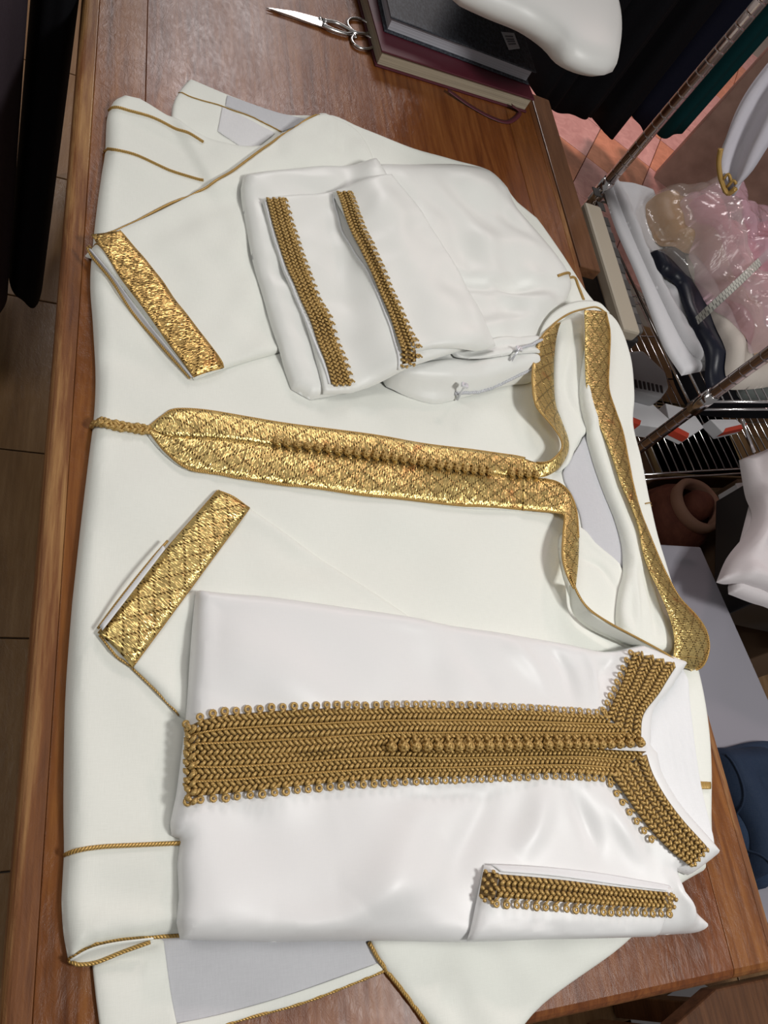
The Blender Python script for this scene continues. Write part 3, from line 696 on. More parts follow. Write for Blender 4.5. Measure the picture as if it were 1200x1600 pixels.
# ================================================================ robe collar (stands up in loops)
sheet(T, 'back_lining', [(880, 738), (905, 695), (925, 655), (945, 700), (968, 770), (985, 840), (988, 890), (950, 872), (915, 840), (903, 800), (890, 768)], M_GREY, robe, th=0.002, er=0.004, dz=0.02)
sheet(T, 'neck_fold', [(868, 512), (890, 494), (913, 490), (916, 600), (925, 660), (905, 690), (890, 725), (872, 735), (884, 700), (870, 640), (866, 560)], M_ROBE, robe, th=0.008, er=0.010, dz=0.025, creases=[([(895, 520), (885, 600), (905, 660)], 0.007, -0.005)])
sheet(T, 'neck_fold', [(880, 835), (904, 818), (930, 846), (970, 880), (978, 910), (968, 960), (985, 1000), (940, 985), (905, 950), (886, 900)], M_ROBE, robe, th=0.006, er=0.008, dz=0.025, creases=[([(905, 870), (940, 885), (962, 920)], 0.005, -0.004)])
sheet(T, 'neck_fold', [(915, 545), (907, 600), (911, 655), (930, 715), (950, 770), (965, 805), (976, 850), (976, 890), (965, 935), (966, 985), (1000, 1008), (1052, 1020), (1048, 985), (1030, 930), (1010, 870), (998, 810), (972, 755), (950, 695), (930, 650), (922, 600)], M_ROBE, robe, th=0.013, er=0.010, dz=0.028, creases=[([(985, 870), (988, 930), (992, 1000)], 0.006, 0.006), ([(1005, 900), (1020, 950), (1022, 1005)], 0.006, -0.006)])
# reverse (white) side of the collar where it turns over
ribbon(T, 'collar_lining', [(838, 545, .040), (846, 514, .044), (862, 491, .047), (885, 476, .049), (910, 470, .050), (936, 473, .050), (952, 489, .048)],
       [(841, 548, .038), (853, 524, .042), (868, 506, .046), (890, 491, .048), (912, 484, .049), (930, 481, .049), (947, 490, .048)], M_ROBE, robe, m=5, bulge=.002)
ribbon(T, 'collar_lining', [(897, 912, .046), (922, 954, .046), (955, 976, .046), (1000, 1000, .045), (1040, 1022, .044), (1058, 1034, .042)],
       [(890, 915, .024), (893, 952, .022), (912, 976, .022), (950, 996, .024), (1000, 1016, .026), (1046, 1036, .030)], M_ROBE, robe, m=6, bulge=.003)
cord(T, 'piping', [(892, 900, .047), (904, 930, .047), (922, 953, .047), (955, 975, .047), (1000, 999, .046), (1040, 1021, .045), (1060, 1036, .043)], 0.0014, M_CORD, robe)
cord(T, 'piping', [(846, 533, .044), (855, 518, .046), (868, 504, .048), (890, 490, .050), (912, 483, .050), (932, 480, .050), (947, 489, .049)], 0.0014, M_CORD, robe)
# gold strip rising from the placket to the loop
cz = lambda x, y, o=.002: float(T.px(x, y, o)[2] - TZ)
A1 = [(817, 716, cz(817, 718)), (838, 723, cz(838, 724) + .004), (855, 722, .036), (868, 714, .040), (878, 700, .042), (876, 685, .044), (862, 664, .045), (838, 634, .046), (832, 600, .046), (833, 570, .047), (838, 545, .048), (848, 524, .048), (866, 506, .048)]
B1 = [(817, 743, cz(817, 743)), (845, 746, cz(845, 746) + .001), (868, 736, .029), (880, 722, .030), (888, 703, .031), (887, 684, .032), (877, 657, .033), (868, 632, .034), (865, 600, .036), (865, 565, .038), (868, 535, .042), (872, 515, .046), (876, 504, .048)]
ribbon(T, 'collar_strip', A1, B1, M_LAME, robe, bulge=0.001)
cord(T, 'piping', A1[1:], 0.0013, M_CORD, robe)
# strip around the back of the neck
A2 = [(913, 485, .049), (914, 520, .044), (914, 560, .040), (917, 610, .036), (926, 642, .036), (940, 672, .038), (957, 715, .040), (970, 755, .040), (986, 790, .040), (998, 825, .040), (1004, 860, .040), (1014, 890, .040), (1028, 920, .041), (1043, 955, .042), (1052, 985, .042), (1054, 1010, .042), (1052, 1028, .040)]
B2 = [(947, 488, .049), (953, 520, .042), (952, 560, .036), (951, 605, .032), (961, 640, .032), (973, 675, .033), (982, 720, .034), (990, 760, .034), (1001, 800, .034), (1016, 838, .034), (1030, 872, .034), (1043, 900, .034), (1062, 934, .034), (1088, 962, .033), (1103, 985, .031), (1108, 1010, .028), (1103, 1032, .024)]
ribbon(T, 'collar_strip', A2, B2, M_LAME, robe, bulge=0.002)
ribbon(T, 'collar_strip', [(1052, 1026, .040), (1058, 1036, .036), (1066, 1043, .030)], [(1103, 1030, .024), (1095, 1042, .018), (1080, 1049, .016)], M_LAME, robe, bulge=0.003)
cord(T, 'piping', B2 + [(1095, 1043, .018), (1080, 1050, .016)], 0.0013, M_CORD, robe)
# strip turning down from the placket
A3 = [(817, 796, cz(817, 793)), (850, 799, cz(850, 797) + .002), (872, 801, .028), (882, 806, .032), (880, 835, .038), (879, 870, .042), (886, 898, .045), (897, 920, .046)]
B3 = [(817, 745, cz(817, 746)), (850, 748, cz(850, 749)), (872, 754, .026), (890, 770, .026), (901, 800, .028), (904, 840, .032), (903, 880, .038), (899, 917, .046)]
ribbon(T, 'collar_strip', A3, B3, M_LAME, robe, bulge=0.001)
cord(T, 'piping', A3, 0.0013, M_CORD, robe)
cord(T, 'piping', B3[1:6], 0.0012, M_CORD, robe)
cord(T, 'loop_trim', [(872, 431), (896, 433), (904, 448), (912, 468)], 0.0022, M_CORD, robe)
ribbon(T, 'gold_tab', [(1088, 1221), (1110, 1222)], [(1088, 1233), (1110, 1233)], M_CORD, robe, off=0.002)

# ================================================================ satin tunic
tu = thing('satin_tunic', 'folded white satin tunic with wide gold braided placket and collar', 'tunic', tuple(PX(650, 1250, TZ + .02)))
sheet(T, 'collar_facing', [(1040, 1042), (1062, 1038, 'c'), (1075, 1062), (1080, 1110), (1084, 1160), (1092, 1210), (1103, 1262), (1118, 1322), (1112, 1336, 'c'), (1040, 1290), (1000, 1220), (990, 1160), (1000, 1100)], M_COTTON, tu, th=0.008, er=0.006, dz=0.022, creases=[
    ([(1058, 1050), (1066, 1110), (1072, 1170), (1085, 1240), (1108, 1325)], 0.0025, -0.0022), ([(1045, 1062), (1052, 1110), (1058, 1170), (1072, 1240), (1096, 1312)], 0.0025, -0.0022), ([(1030, 1085), (1036, 1130), (1044, 1190), (1060, 1250)], 0.0025, -0.0022)])
tun_out = [(305, 924, 'c'), (350, 930), (420, 936), (520, 949), (600, 960), (700, 975), (800, 990), (880, 1004), (940, 1018), (975, 1015), (990, 1012, 'c'), (1067, 1038, 'c'), (1040, 1082), (1014, 1112), (1008, 1140), (1007, 1168), (1017, 1178), (1023, 1206), (1046, 1247), (1076, 1284), (1121, 1333, 'c'), (1080, 1367, 'c'), (1056, 1358), (1064, 1388), (1085, 1412), (1126, 1442), (1124, 1452), (1112, 1457), (1048, 1461), (900, 1466), (740, 1472), (600, 1470), (450, 1472), (340, 1470), (285, 1468, 'c'), (278, 1440), (282, 1400), (279, 1350), (284, 1310), (270, 1305), (268, 1285), (278, 1240), (288, 1150), (295, 1050), (300, 980)]
sheet(T, 'body', tun_out, M_SATIN, tu, th=0.016, er=0.014, dz=0.026, amp=0.0024, wl=0.12, cs=1.6, soft=90, creases=[
    ([(330, 960), (350, 1020), (330, 1090)], 0.03, 0.004), ([(700, 1000), (740, 1050), (770, 1090)], 0.016, -0.003), ([(780, 1000), (830, 1050), (850, 1095)], 0.014, 0.004),
    ([(850, 1010), (880, 1050), (890, 1100)], 0.010, -0.004), ([(900, 1015), (920, 1050), (925, 1100)], 0.008, 0.003), ([(960, 1020), (935, 1060), (930, 1090)], 0.008, -0.004),
    ([(660, 1240), (640, 1300), (560, 1420)], 0.020, 0.005), ([(760, 1235), (740, 1290), (690, 1380)], 0.014, -0.004), ([(840, 1232), (830, 1290), (800, 1340)], 0.014, 0.005), ([(880, 1235), (910, 1290), (930, 1340)], 0.012, -0.005),
    ([(930, 1240), (960, 1290), (1000, 1350)], 0.012, 0.004), ([(420, 1440), (500, 1445), (620, 1400)], 0.014, 0.004), ([(310, 1290), (420, 1300), (520, 1280)], 0.03, -0.003), ([(600, 1260), (700, 1240), (780, 1236)], 0.010, -0.002),
    ([(1040, 1370), (1075, 1420), (1080, 1455)], 0.010, 0.005), ([(700, 1330), (640, 1380), (520, 1390)], 0.02, 0.004)])
sheet(T, 'sleeve', [(764, 1350, 'c'), (800, 1353), (900, 1364), (1000, 1377), (1054, 1386, 'c'), (1050, 1420), (1046, 1463, 'c'), (950, 1466), (850, 1468), (742, 1470, 'c'), (752, 1410)], M_SATIN, tu, th=0.009, er=0.008, dz=0.044, amp=0.0008, soft=50, creases=[([(765, 1440), (880, 1450), (1046, 1452)], 0.0015, -0.0012)])
ribbon(T, 'cuff_lining', [(766, 1351), (850, 1356), (950, 1368), (1050, 1384)], [(782, 1362), (860, 1368), (950, 1380), (1052, 1394)], M_COTTON, tu, off=0.0015)
def band(A, B, rows, parent=tu, **kw):
    ribbon(T, 'braid_backing', A, B, M_BRAIDBASE, parent, off=0.0010, bulge=0); return braid_rows(T, A, B, rows, parent, **kw)
band([(782, 1366), (860, 1373), (950, 1384), (1052, 1397)], [(775, 1402), (860, 1408), (950, 1415), (1047, 1420)], 2, pitch=0.0060)
band([(757, 1362), (752, 1400)], [(779, 1364), (772, 1406)], 2, pitch=0.0052)
along(T, [(775, 1406), (860, 1412), (950, 1419), (1046, 1423)], 0.0108, 0.003, -1, PICOT, 'picot', tu)
# placket halves: upper one carries the knots
pu_t = [(296, 1134), (320, 1124), (350, 1118), (430, 1111), (560, 1107), (690, 1106), (800, 1109), (900, 1115), (946, 1118)]
pu_b = [(292, 1180), (320, 1182), (420, 1180), (520, 1174), (610, 1165), (700, 1164), (800, 1163), (920, 1162), (1002, 1159)]
pl_t = [(292, 1176), (320, 1178), (420, 1176), (520, 1170), (610, 1165), (700, 1170), (800, 1169), (920, 1169), (1010, 1174)]
pl_b = [(292, 1246), (340, 1241), (430, 1232), (520, 1223), (620, 1217), (700, 1214), (800, 1210), (880, 1208), (952, 1213)]
band(pu_t[:-1] + [(935, 1117)], pu_b, 3); band(pl_t, pl_b, 3)
band([(946, 1118), (960, 1090), (974, 1058), (988, 1022)], [(1001, 1158), (1005, 1118), (1030, 1083), (1056, 1042)], 4, pitch=0.0055)
band([(952, 1213), (975, 1244), (1005, 1285), (1043, 1327), (1072, 1354)], [(1010, 1179), (1020, 1209), (1043, 1249), (1071, 1286), (1104, 1323)], 4, pitch=0.0055)
for f in (1/3, 2/3):
    for a_, b_ in ((pu_t, pu_b), (pl_t, pl_b)):
        cord(T, 'braid_cord', [tuple(np.array(p) * (1 - f) + np.array(q) * f) for p, q in zip(resample(a_, 14), resample(b_, 14))], 0.0010, M_CORD, tu, rise=4.0)
braid_rows(T, [(289, 1140), (286, 1190), (289, 1250)], [(309, 1130), (306, 1190), (309, 1244)], 1, tu, pitch=0.0066, off=0.0042)
along(T, pu_t, 0.0108, 0.003, 1, PICOT, 'picot', tu)
along(T, pl_b, 0.0108, 0.003, -1, PICOT, 'picot', tu)
along(T, [(946, 1112), (960, 1085), (974, 1053), (988, 1022)], 0.0105, 0.003, 1, PICOT, 'picot', tu)
along(T, [(956, 1222), (975, 1250), (1000, 1284), (1020, 1308)], 0.0105, 0.003, -1, PICOT, 'picot', tu)
along(T, [(612, 1167), (700, 1166), (800, 1165), (920, 1163), (1000, 1160)], 0.0122, 0.007, 1, KNOT, 'button', tu, 1.0)

# ================================================================ things lying at the far end of the table
def PV(px, py, p0, n):
    """pixel ray meets the plane through p0 with normal n"""
    d = RC.T @ np.array([px - 600.0, py - 800.0, FOC]); o = np.array([0, 0, CAMZ]); p0 = np.asarray(p0, float); n = np.asarray(n, float)
    return o + d * (((p0 - o) @ n) / (d @ n))
def prism(name, poly, z1, z0, M, parent=None, bev=0.003, seg=2, px=True, smooth=False):
    bm = bmesh.new(); P = [PX(*q, z1)[:2] if px else q for q in poly]
    a = sum(P[i][0] * P[(i+1) % len(P)][1] - P[(i+1) % len(P)][0] * P[i][1] for i in range(len(P)))
    if a < 0: P = P[::-1]
    lo_ = [bm.verts.new((p[0], p[1], z0)) for p in P]; hi_ = [bm.verts.new((p[0], p[1], z1)) for p in P]
    bm.faces.new(lo_[::-1]); bm.faces.new(hi_)
    for i in range(len(P)): j = (i + 1) % len(P); bm.faces.new((lo_[i], lo_[j], hi_[j], hi_[i]))
    if bev: bmesh.ops.bevel(bm, geom=bm.edges[:], offset=bev, segments=seg, affect='EDGES', profile=0.5, clamp_overlap=True)
    me = bpy.data.meshes.new(name); bm.to_mesh(me); bm.free(); return link(name, me, parent, M, smooth)
def quad_from(nl, nr, depth, z):
    """rectangle with near edge on two pixels at height z, going back by depth"""
    a, b = PX(*nl, z)[:2], PX(*nr, z)[:2]; e = (b - a) / np.linalg.norm(b - a); p = np.array([-e[1], e[0]])
    return a, b, e, p
def speck(name, col, a, b, rough=0.55, sc=400):
    M = mat(name, col, rough); n = noise(M, coords(M, 'Object', (sc, sc * .35, sc)), 1.0, 3, 0.7)
    LK(M, ramp(M, n, [(0.4, a), (0.7, b)]), bs(M).inputs['Base Color']); return M
M_MAROON = mat('maroon_leatherette', (0.085, 0.012, 0.022), 0.5)
M_MARBLE = speck('black_marbled_board', (0.03, 0.035, 0.045), (0.012, 0.014, 0.020), (0.085, 0.10, 0.125))
def pagem(name, col):
    M = mat(name, col, 0.85); n = noise(M, coords(M, 'Object', (3, 3, 1500)), 1.0, 1)
    LK(M, ramp(M, n, [(0.35, tuple(c * .6 for c in col)), (0.6, col)]), bs(M).inputs['Base Color']); return M
M_PGC = pagem('cream_pages', (0.47, 0.40, 0.29)); M_PGW = pagem('white_pages', (0.52, 0.52, 0.57))
def book(name, label, nl, nr, depth, z0, th, cov, pages, lip=0.004):
    a, b, e, p = quad_from(nl, nr, depth, z0 + th)
    t = thing(name, label, 'book', (*(a + b) / 2, z0))
    c = [a, b, b + p * depth, a + p * depth]
    prism('cover', c, z0 + 0.003, z0, cov, t, 0.001, px=False); prism('cover', c, z0 + th, z0 + th - 0.003, cov, t, 0.001, px=False)
    i = [a + e * lip + p * lip, b - e * lip + p * lip, b - e * lip + p * (depth - .002), a + e * lip + p * (depth - .002)]
    prism('page_block', i, z0 + th - 0.0031, z0 + 0.0031, pages, t, 0.0006, px=False)
    prism('spine', [a + p * (depth - .002), b + p * (depth - .002), b + p * (depth + .004), a + p * (depth + .004)], z0 + th, z0, cov, t, 0.0015, px=False)
    return t, a, b, e, p
lg, a, b, e, p = book('ledger', 'maroon ledger with cream page edges lying under the black notebook', (597, 79), (836, 156), 0.245, TZ + .0005, 0.030, M_MAROON, M_PGC)
W_ = spline([tuple(PX(*q)) for q in ((700, 140, TZ + .008), (735, 165, TZ + .003), (770, 184, TZ + .0025), (795, 190, TZ + .002), (812, 176, TZ + .003), (800, 164, TZ + .012))], False, .004)
for s in (0,):
    Wn = np.gradient(W_, axis=0); Wn = np.stack([-Wn[:, 1], Wn[:, 0], 0 * Wn[:, 0]], 1); Wn /= np.linalg.norm(Wn, axis=1)[:, None]
    V = np.concatenate([W_ - Wn * .0045, W_ + Wn * .0045]); n = len(W_)
    o = pyd('bookmark_ribbon', V, [(i, i + 1, n + i + 1, n + i) for i in range(n - 1)], M_MAROON, lg); o.modifiers.new('t', 'SOLIDIFY').thickness = .0006
nb_, a, b, e, p = book('notebook', 'black marbled hardcover notebook with a small white sticker', (611, 26), (839, 113), 0.235, TZ + .031, 0.028, M_MARBLE, M_PGW, .006)
zc = TZ + .031 + .028
q = [PX(783, 50, zc), PX(803, 52, zc), PX(812, 76, zc), PX(795, 78, zc)]
st = prism('sticker', [w[:2] for w in q], zc + .0006, zc + .0001, M_PAPERW, nb_, 0, px=False)
for f in (.25, .42, .55, .70):
    g = [q[0] * (1 - f) + q[3] * f, q[1] * (1 - f) + q[2] * f]; d = (g[1] - g[0]); o_ = (q[3] - q[0]) * .04
    prism('printed_line', [(g[0] + d * .15 - o_)[:2], (g[0] + d * .8 - o_)[:2], (g[0] + d * .8 + o_)[:2], (g[0] + d * .15 + o_)[:2]], zc + .0009, zc + .0006, mat('grey_print', (.2, .2, .22), .8), st, 0, px=False)

# scissors
sx = thing('scissors', 'closed steel tailoring scissors lying beside the books', 'scissors', tuple(PX(500, 35, TZ)))
def blade(name, pts, z, th):
    return prism(name, pts, TZ + z + th, TZ + z, M_STEEL, sx, 0.0008)
blade('blade', [(416, 11), (460, 17), (498, 27), (512, 34), (506, 42), (488, 37), (440, 21)], 0.001, 0.0022)
blade('blade', [(418, 12), (455, 24), (490, 37), (508, 43), (514, 33), (490, 28), (450, 17)], 0.0035, 0.002)
pv = PX(499, 34, TZ); lathe('screw', [(0, .0075), (.003, .0075), (.004, .006), (.004, .003), (0, .003)], M_STEEL, sx, (pv[0], pv[1], TZ), 12)
def ring(cx, cy, rx, ry, rot, z):
    out = []
    for t in np.arange(28) * 2 * np.pi / 28:
        x, y = rx * np.cos(t), ry * np.sin(t); out.append(PX(cx + x * np.cos(rot) - y * np.sin(rot), cy + x * np.sin(rot) + y * np.cos(rot), TZ + z))
    return tube('handle_ring', out, 0.0028, M_STEEL, sx, 8, True)
ring(561, 41, 19, 11, 0.40, 0.004); ring(567, 65, 18, 11, 0.32, 0.004)
for L in ([(505, 33), (525, 36), (545, 46), (556, 52), (572, 53)], [(503, 39), (520, 47), (540, 53), (552, 53), (556, 60)]):
    W_ = spline([tuple(PX(*q, TZ + .005)) for q in L], False, .004); tube('shank', W_, np.linspace(.0045, .0028, len(W_)), M_STEEL, sx, 8)

# white machine at the far corner
mc = thing('sewing_machine', 'smooth white machine housing reaching over the notebooks at the frame top', 'machine', (.725, 1.635, TZ))
ol = spline([(708, -26), (722, -14), (768, 8), (824, 32), (864, 60), (888, 86), (918, 102), (950, 109), (963, 104), (969, 65), (965, 20), (945, -40), (890, -190), (790, -230), (715, -110)], True, 10)
OW = np.array([PX(*q, .985) for q in ol]); OC = OW.mean(0)
V, Fc, nn_ = [], [], len(OW); pr = [(1 - .10 * (1 - math.cos(t)), .925 + .035 * (1 - math.sin(t)) - .035) for t in np.linspace(math.pi / 2, 0, 1)]
prof = [(.40, .942), (.75, .946), (.93, .956), (1.0, .975), (.99, .988), (.95, 1.0), (.87, 1.007), (.65, 1.012), (.3, 1.014), (0.02, 1.014)]
for s, z in prof:
    for q in OW: V.append((OC[0] + (q[0] - OC[0]) * s, OC[1] + (q[1] - OC[1]) * s, z))
for i in range(len(prof) - 1):
    for k in range(nn_): Fc.append((i*nn_ + k, i*nn_ + (k+1) % nn_, (i+1)*nn_ + (k+1) % nn_, (i+1)*nn_ + k))
Fc.append(tuple((len(prof) - 1)*nn_ + k for k in range(nn_)))
pyd('arm', V, Fc, M_WPLAST, mc)
prism('underside', [(OC[0] + (q[0] - OC[0]) * .5, OC[1] + (q[1] - OC[1]) * .5) for q in OW[::2]], 0.9425, 0.925, M_DARK, mc, 0, px=False)
c = np.array([.725, 1.635, .95]); box('column', (c[0], c[1], (TZ + .95) / 2 + .01), (0.11, 0.09, .95 - TZ), M_WPLAST, mc, bev=.02)
box('base', (c[0], c[1], TZ + .012), (0.15, 0.13, 0.022), M_WPLAST, mc, bev=.008)

# ================================================================ right of the table: low bench, beige device
be = thing('low_bench', 'narrow brown wooden bench between table and hanging clothes', 'bench', (0.92, 1.3, 0))
M_BENCH = wood('brown_bench_wood', (0.06, 0.024, 0.010), (0.12, 0.05, 0.020), (0.18, 0.08, 0.034), 0.5)
BZ = 0.70; bx1 = PX(905, 310, BZ)[0]; by1 = PX(868, 160, BZ)[1]
for k in range(3): 
    w = (bx1 - .845) / 3; box('plank', (0.845 + w * (k + .5), by1 - .25, BZ - .0125), (w - .002, .5, .025), M_BENCH, be, bev=.002)
for x in (.875, bx1 - .03):
    for y in (by1 - .06, by1 - .44): box('leg', (x, y, (BZ - .025) / 2), (.04, .04, BZ - .025), M_BENCH, be)

P1 = np.array([1.165, 1.395]); P2 = np.array([1.265, 0.830]); E1 = (P1 - P2) / np.linalg.norm(P1 - P2); E2 = np.array([E1[1], -E1[0]]); RL = np.linalg.norm(P1 - P2); RW = 0.9
dv = thing('beige_appliance', 'beige plastic appliance with dark front wedged between table and wire rack', 'appliance', (1.0, 1.1, 0))
M_SLAT = mat('dark_grey_plastic', (.05, .048, .046), .5); DZ = .655; fa, fb = PX(915, 318, DZ), PX(985, 512, DZ); xr = min(fa[0], fb[0])
def dbox(name, x0, x1, y0, y1, z0, z1, M, par=dv, bev=.006): return box(name, ((x0 + x1) / 2, (y0 + y1) / 2, (z0 + z1) / 2), (x1 - x0, y1 - y0, z1 - z0), M, par, bev=bev)
y0d, y1d = fb[1], fa[1]
dbox('body', xr + .004, xr + .072, y0d, y1d, 0.02, DZ - .03, M_DARK)
dbox('top_bezel', xr, xr + .046, y0d - .008, y1d + .008, DZ - .03, DZ, M_BEIGE)
dbox('side_bezel', xr - .002, xr + .03, y1d - .018, y1d + .008, .02, DZ - .03, M_BEIGE); dbox('side_bezel', xr - .002, xr + .03, y0d - .008, y0d + .018, .02, DZ - .03, M_BEIGE)
dbox('rear_top', xr + .046, xr + .072, y0d + .01, y1d - .01, DZ - .03, DZ - .012, mat('grey_plastic', (.10, .095, .09), .5))
q0 = PX(918, 430, DZ - .12); dbox('handle', xr - .03, xr - .003, q0[1] - .05, q0[1] + .05, DZ - .19, DZ - .10, M_BEIGE)
for k in range(9): dbox('vent_slat', xr + .050, xr + .068, y0d + .03 + k * .045, y0d + .055 + k * .045, DZ - .012, DZ - .010, M_SLAT, bev=0)

# ================================================================ wire rack
rk = thing('wire_rack', 'chrome wire shelving rack with grooved round posts right of the table', 'shelf', (P2[0], P2[1], 0))
def rp(a, b, z): q = P2 + E1 * a + E2 * b; return np.array([q[0], q[1], z])
ringV = []
for (a, b_) in ((0, 0), (RL, 0), (0, RW), (RL, RW)):
    q = rp(a, b_, 0); pr = [(0, 0), (.0127, 0)]; z = .0127
    while z < 1.52: pr += [(.0127, z - .0015), (.0127, z - .0004), (.0121, z + .0003), (.0121, z + .0015), (.0127, z + .0022), (.0127, z + .0033)]; z += .0254
    pr += [(.0127, 1.53), (0, 1.53)]
    lathe('post', pr, M_POST, rk, (q[0], q[1], 0.012), 16)
    for zs in (.30, .63): lathe('collar', [(.0128, -.03), (.0165, -.03), (.0150, .03), (.0128, .03)], M_CHROME, rk, (q[0], q[1], zs), 16)
for zs in (.30, .63):
    for dz_ in (0, -.03):
        for (s, t_) in ((rp(0, 0, zs + dz_), rp(RL, 0, zs + dz_)), (rp(RL, 0, zs + dz_), rp(RL, RW, zs + dz_)), (rp(RL, RW, zs + dz_), rp(0, RW, zs + dz_)), (rp(0, RW, zs + dz_), rp(0, 0, zs + dz_))):
            tube('shelf_rim', [s, (s + t_) / 2, t_], .003, M_CHROME, rk, 8)
    wv = None
    for k in range(1, 30):
        s, t_ = rp(0, k * .03, zs + .004), rp(RL, k * .03, zs + .004)
        if wv is None:
            wo = tube('shelf_wire', [s * 0, (t_ - s) / 2, t_ - s], .0017, M_CHROME, rk, 6); wo.location = tuple(s); wv = wo.data
        else:
            wo = bpy.data.objects.new('shelf_wire', wv); COL.objects.link(wo); wo.parent = rk; wo.matrix_parent_inverse = Matrix.Translation(rk.location).inverted(); wo.location = tuple(s)
    for k in (.25, .5, .75): tube('shelf_rim', [rp(RL * k, 0, zs), rp(RL * k, RW / 2, zs), rp(RL * k, RW, zs)], .0022, M_CHROME, rk, 6)

S = Field(.6365, .9, 2.3, .4, 1.9, .004)
def on(F, name, label, cat, outline, M, **kw):
    o = sheet(F, name, outline, M, None, **kw); return tag(o, label, cat)
M_WCL = fabric('white_poplin', (0.66, 0.66, 0.68), 0.7, .1, .02); M_NVC = fabric('navy_satin', (0.010, 0.012, 0.022), 0.35, .1, .003)
M_IVC = fabric('ivory_chiffon', (0.52, 0.47, 0.42), 0.6, .1, .02); M_TAN = fabric('gold_brown_brocade', (0.36, 0.20, 0.08), 0.45, .3, .05); M_ROSE = fabric('rose_silk', (0.62, 0.22, 0.24), 0.5, .2, .05)
on(S, 'folded_cloth', 'white folded cloth hanging over the rack edge, the lower of two layers', 'fabric', [(944, 281, 'c'), (954, 275, 'c'), (975, 320), (1010, 400), (1060, 500), (1120, 572, 'c'), (1070, 583, 'c'), (1040, 535), (1000, 430), (965, 350)], M_WCL, th=.012, er=.012, dz=.01, res=.005)
on(S, 'folded_cloth', 'wide white folded cloth on the rack shelf, beside the navy satin', 'fabric', [(956, 275, 'c'), (990, 280), (1026, 291, 'c'), (1045, 340), (1080, 400), (1120, 480), (1160, 560, 'c'), (1116, 569, 'c'), (1080, 545), (1030, 450), (985, 350)], M_WCL, th=.016, er=.014, dz=.02, res=.005, amp=.002, creases=[([(990, 285), (1030, 380), (1090, 520)], .02, .004)])
on(S, 'folded_satin', 'dark navy satin cloth crumpled on the white folded cloth', 'fabric', [(1019, 392, 'c'), (1058, 381, 'c'), (1072, 400), (1085, 440), (1110, 480), (1150, 560), (1150, 600, 'c'), (1128, 598), (1110, 560), (1080, 500), (1062, 440), (1035, 425)], M_NVC, th=.022, er=.022, dz=.035, res=.005, amp=.001, wl=.12, soft=30)
on(S, 'chiffon_bundle', 'pale ivory cloth bundle between navy satin and plastic bags', 'fabric', [(1076, 378), (1095, 372), (1112, 420), (1135, 460), (1160, 480), (1200, 530), (1240, 580), (1160, 590), (1138, 570), (1118, 510), (1100, 450), (1078, 420)], M_IVC, th=.035, er=.03, dz=.045, res=.005, amp=.005, wl=.07)
bg1 = on(S, 'brocade_bundle', 'gold brown brocade rolled in clear plastic on the rack', 'fabric', [(1028, 300), (1050, 288), (1090, 298), (1110, 330), (1130, 390), (1160, 450), (1195, 520), (1210, 560), (1180, 540), (1140, 470), (1100, 410), (1055, 370), (1035, 340)], M_TAN, th=.055, er=.04, dz=.06, res=.005, amp=.006, wl=.06)
on(S, 'silk_bundle', 'rose pink silk bundle inside the large plastic bag', 'fabric', [(1082, 312), (1130, 320), (1180, 330), (1260, 330), (1270, 500), (1200, 520), (1160, 470), (1125, 400)], M_ROSE, th=.06, er=.05, dz=.07, res=.006, amp=.008, wl=.08)
def plastic(name, col, a):
    M = mat(name, col, .05, spec=1.0, alpha=a, coat=1.0); bump(M, noise(M, coords(M, 'UV'), 20.0, 3, .5, 1.0), .5, .02); return M
on(S, 'plastic_bag', 'glossy pinkish plastic bag wrapped around rose silk on the rack', 'bag', [(1076, 305), (1110, 296), (1150, 302), (1220, 296), (1300, 310), (1300, 530), (1205, 530), (1165, 500), (1120, 420)], plastic('clear_pink_plastic', (.72, .46, .54), .5), th=.05, er=.05, dz=.10, res=.005, crumple=.035, gap=.006)
on(S, 'plastic_wrap', 'thin clear plastic wrap over the gold brown brocade', 'bag', [(1024, 296), (1050, 284), (1092, 294), (1100, 330), (1120, 400), (1160, 470), (1210, 545), (1190, 552), (1130, 470), (1095, 415), (1048, 375), (1030, 340)], plastic('clear_plastic', (.75, .68, .62), .22), th=.02, er=.03, dz=.08, res=.006, crumple=.012, gap=.004)
# measuring tape
def tapemat():
    M = mat('printed_tape', (.42, .42, .38), .5); sp = N(M, 'ShaderNodeSeparateXYZ'); LK(M, N(M, 'ShaderNodeTexCoord').outputs['UV'], sp.inputs[0])
    f = math_(M, 'FRACT', math_(M, 'MULTIPLY', sp.outputs[0], 100.0)); t1 = math_(M, 'LESS_THAN', f, .16); half = math_(M, 'LESS_THAN', sp.outputs[1], .010)
    f2 = math_(M, 'MULTIPLY', math_(M, 'GREATER_THAN', f, .4), math_(M, 'MULTIPLY', math_(M, 'LESS_THAN', f, .75), math_(M, 'GREATER_THAN', sp.outputs[1], .009)))
    LK(M, ramp(M, math_(M, 'MAXIMUM', math_(M, 'MULTIPLY', t1, half), math_(M, 'MULTIPLY', f2, .7)), [(0, (.46, .46, .41)), (1, (.07, .07, .07))]), bs(M).inputs['Base Color']); return M
tp, _, _ = ribbon(S, 'measuring_tape', [(1086, 496, .055), (1110, 473, .10), (1150, 436, .13), (1200, 388, .15), (1260, 330, .16)], [(1091, 507, .055), (1116, 484, .10), (1156, 447, .13), (1206, 399, .15), (1266, 341, .16)], tapemat(), None, bulge=0, thick=.0006)
tag(tp, 'grey printed measuring tape lying across the plastic bags', 'tape measure')
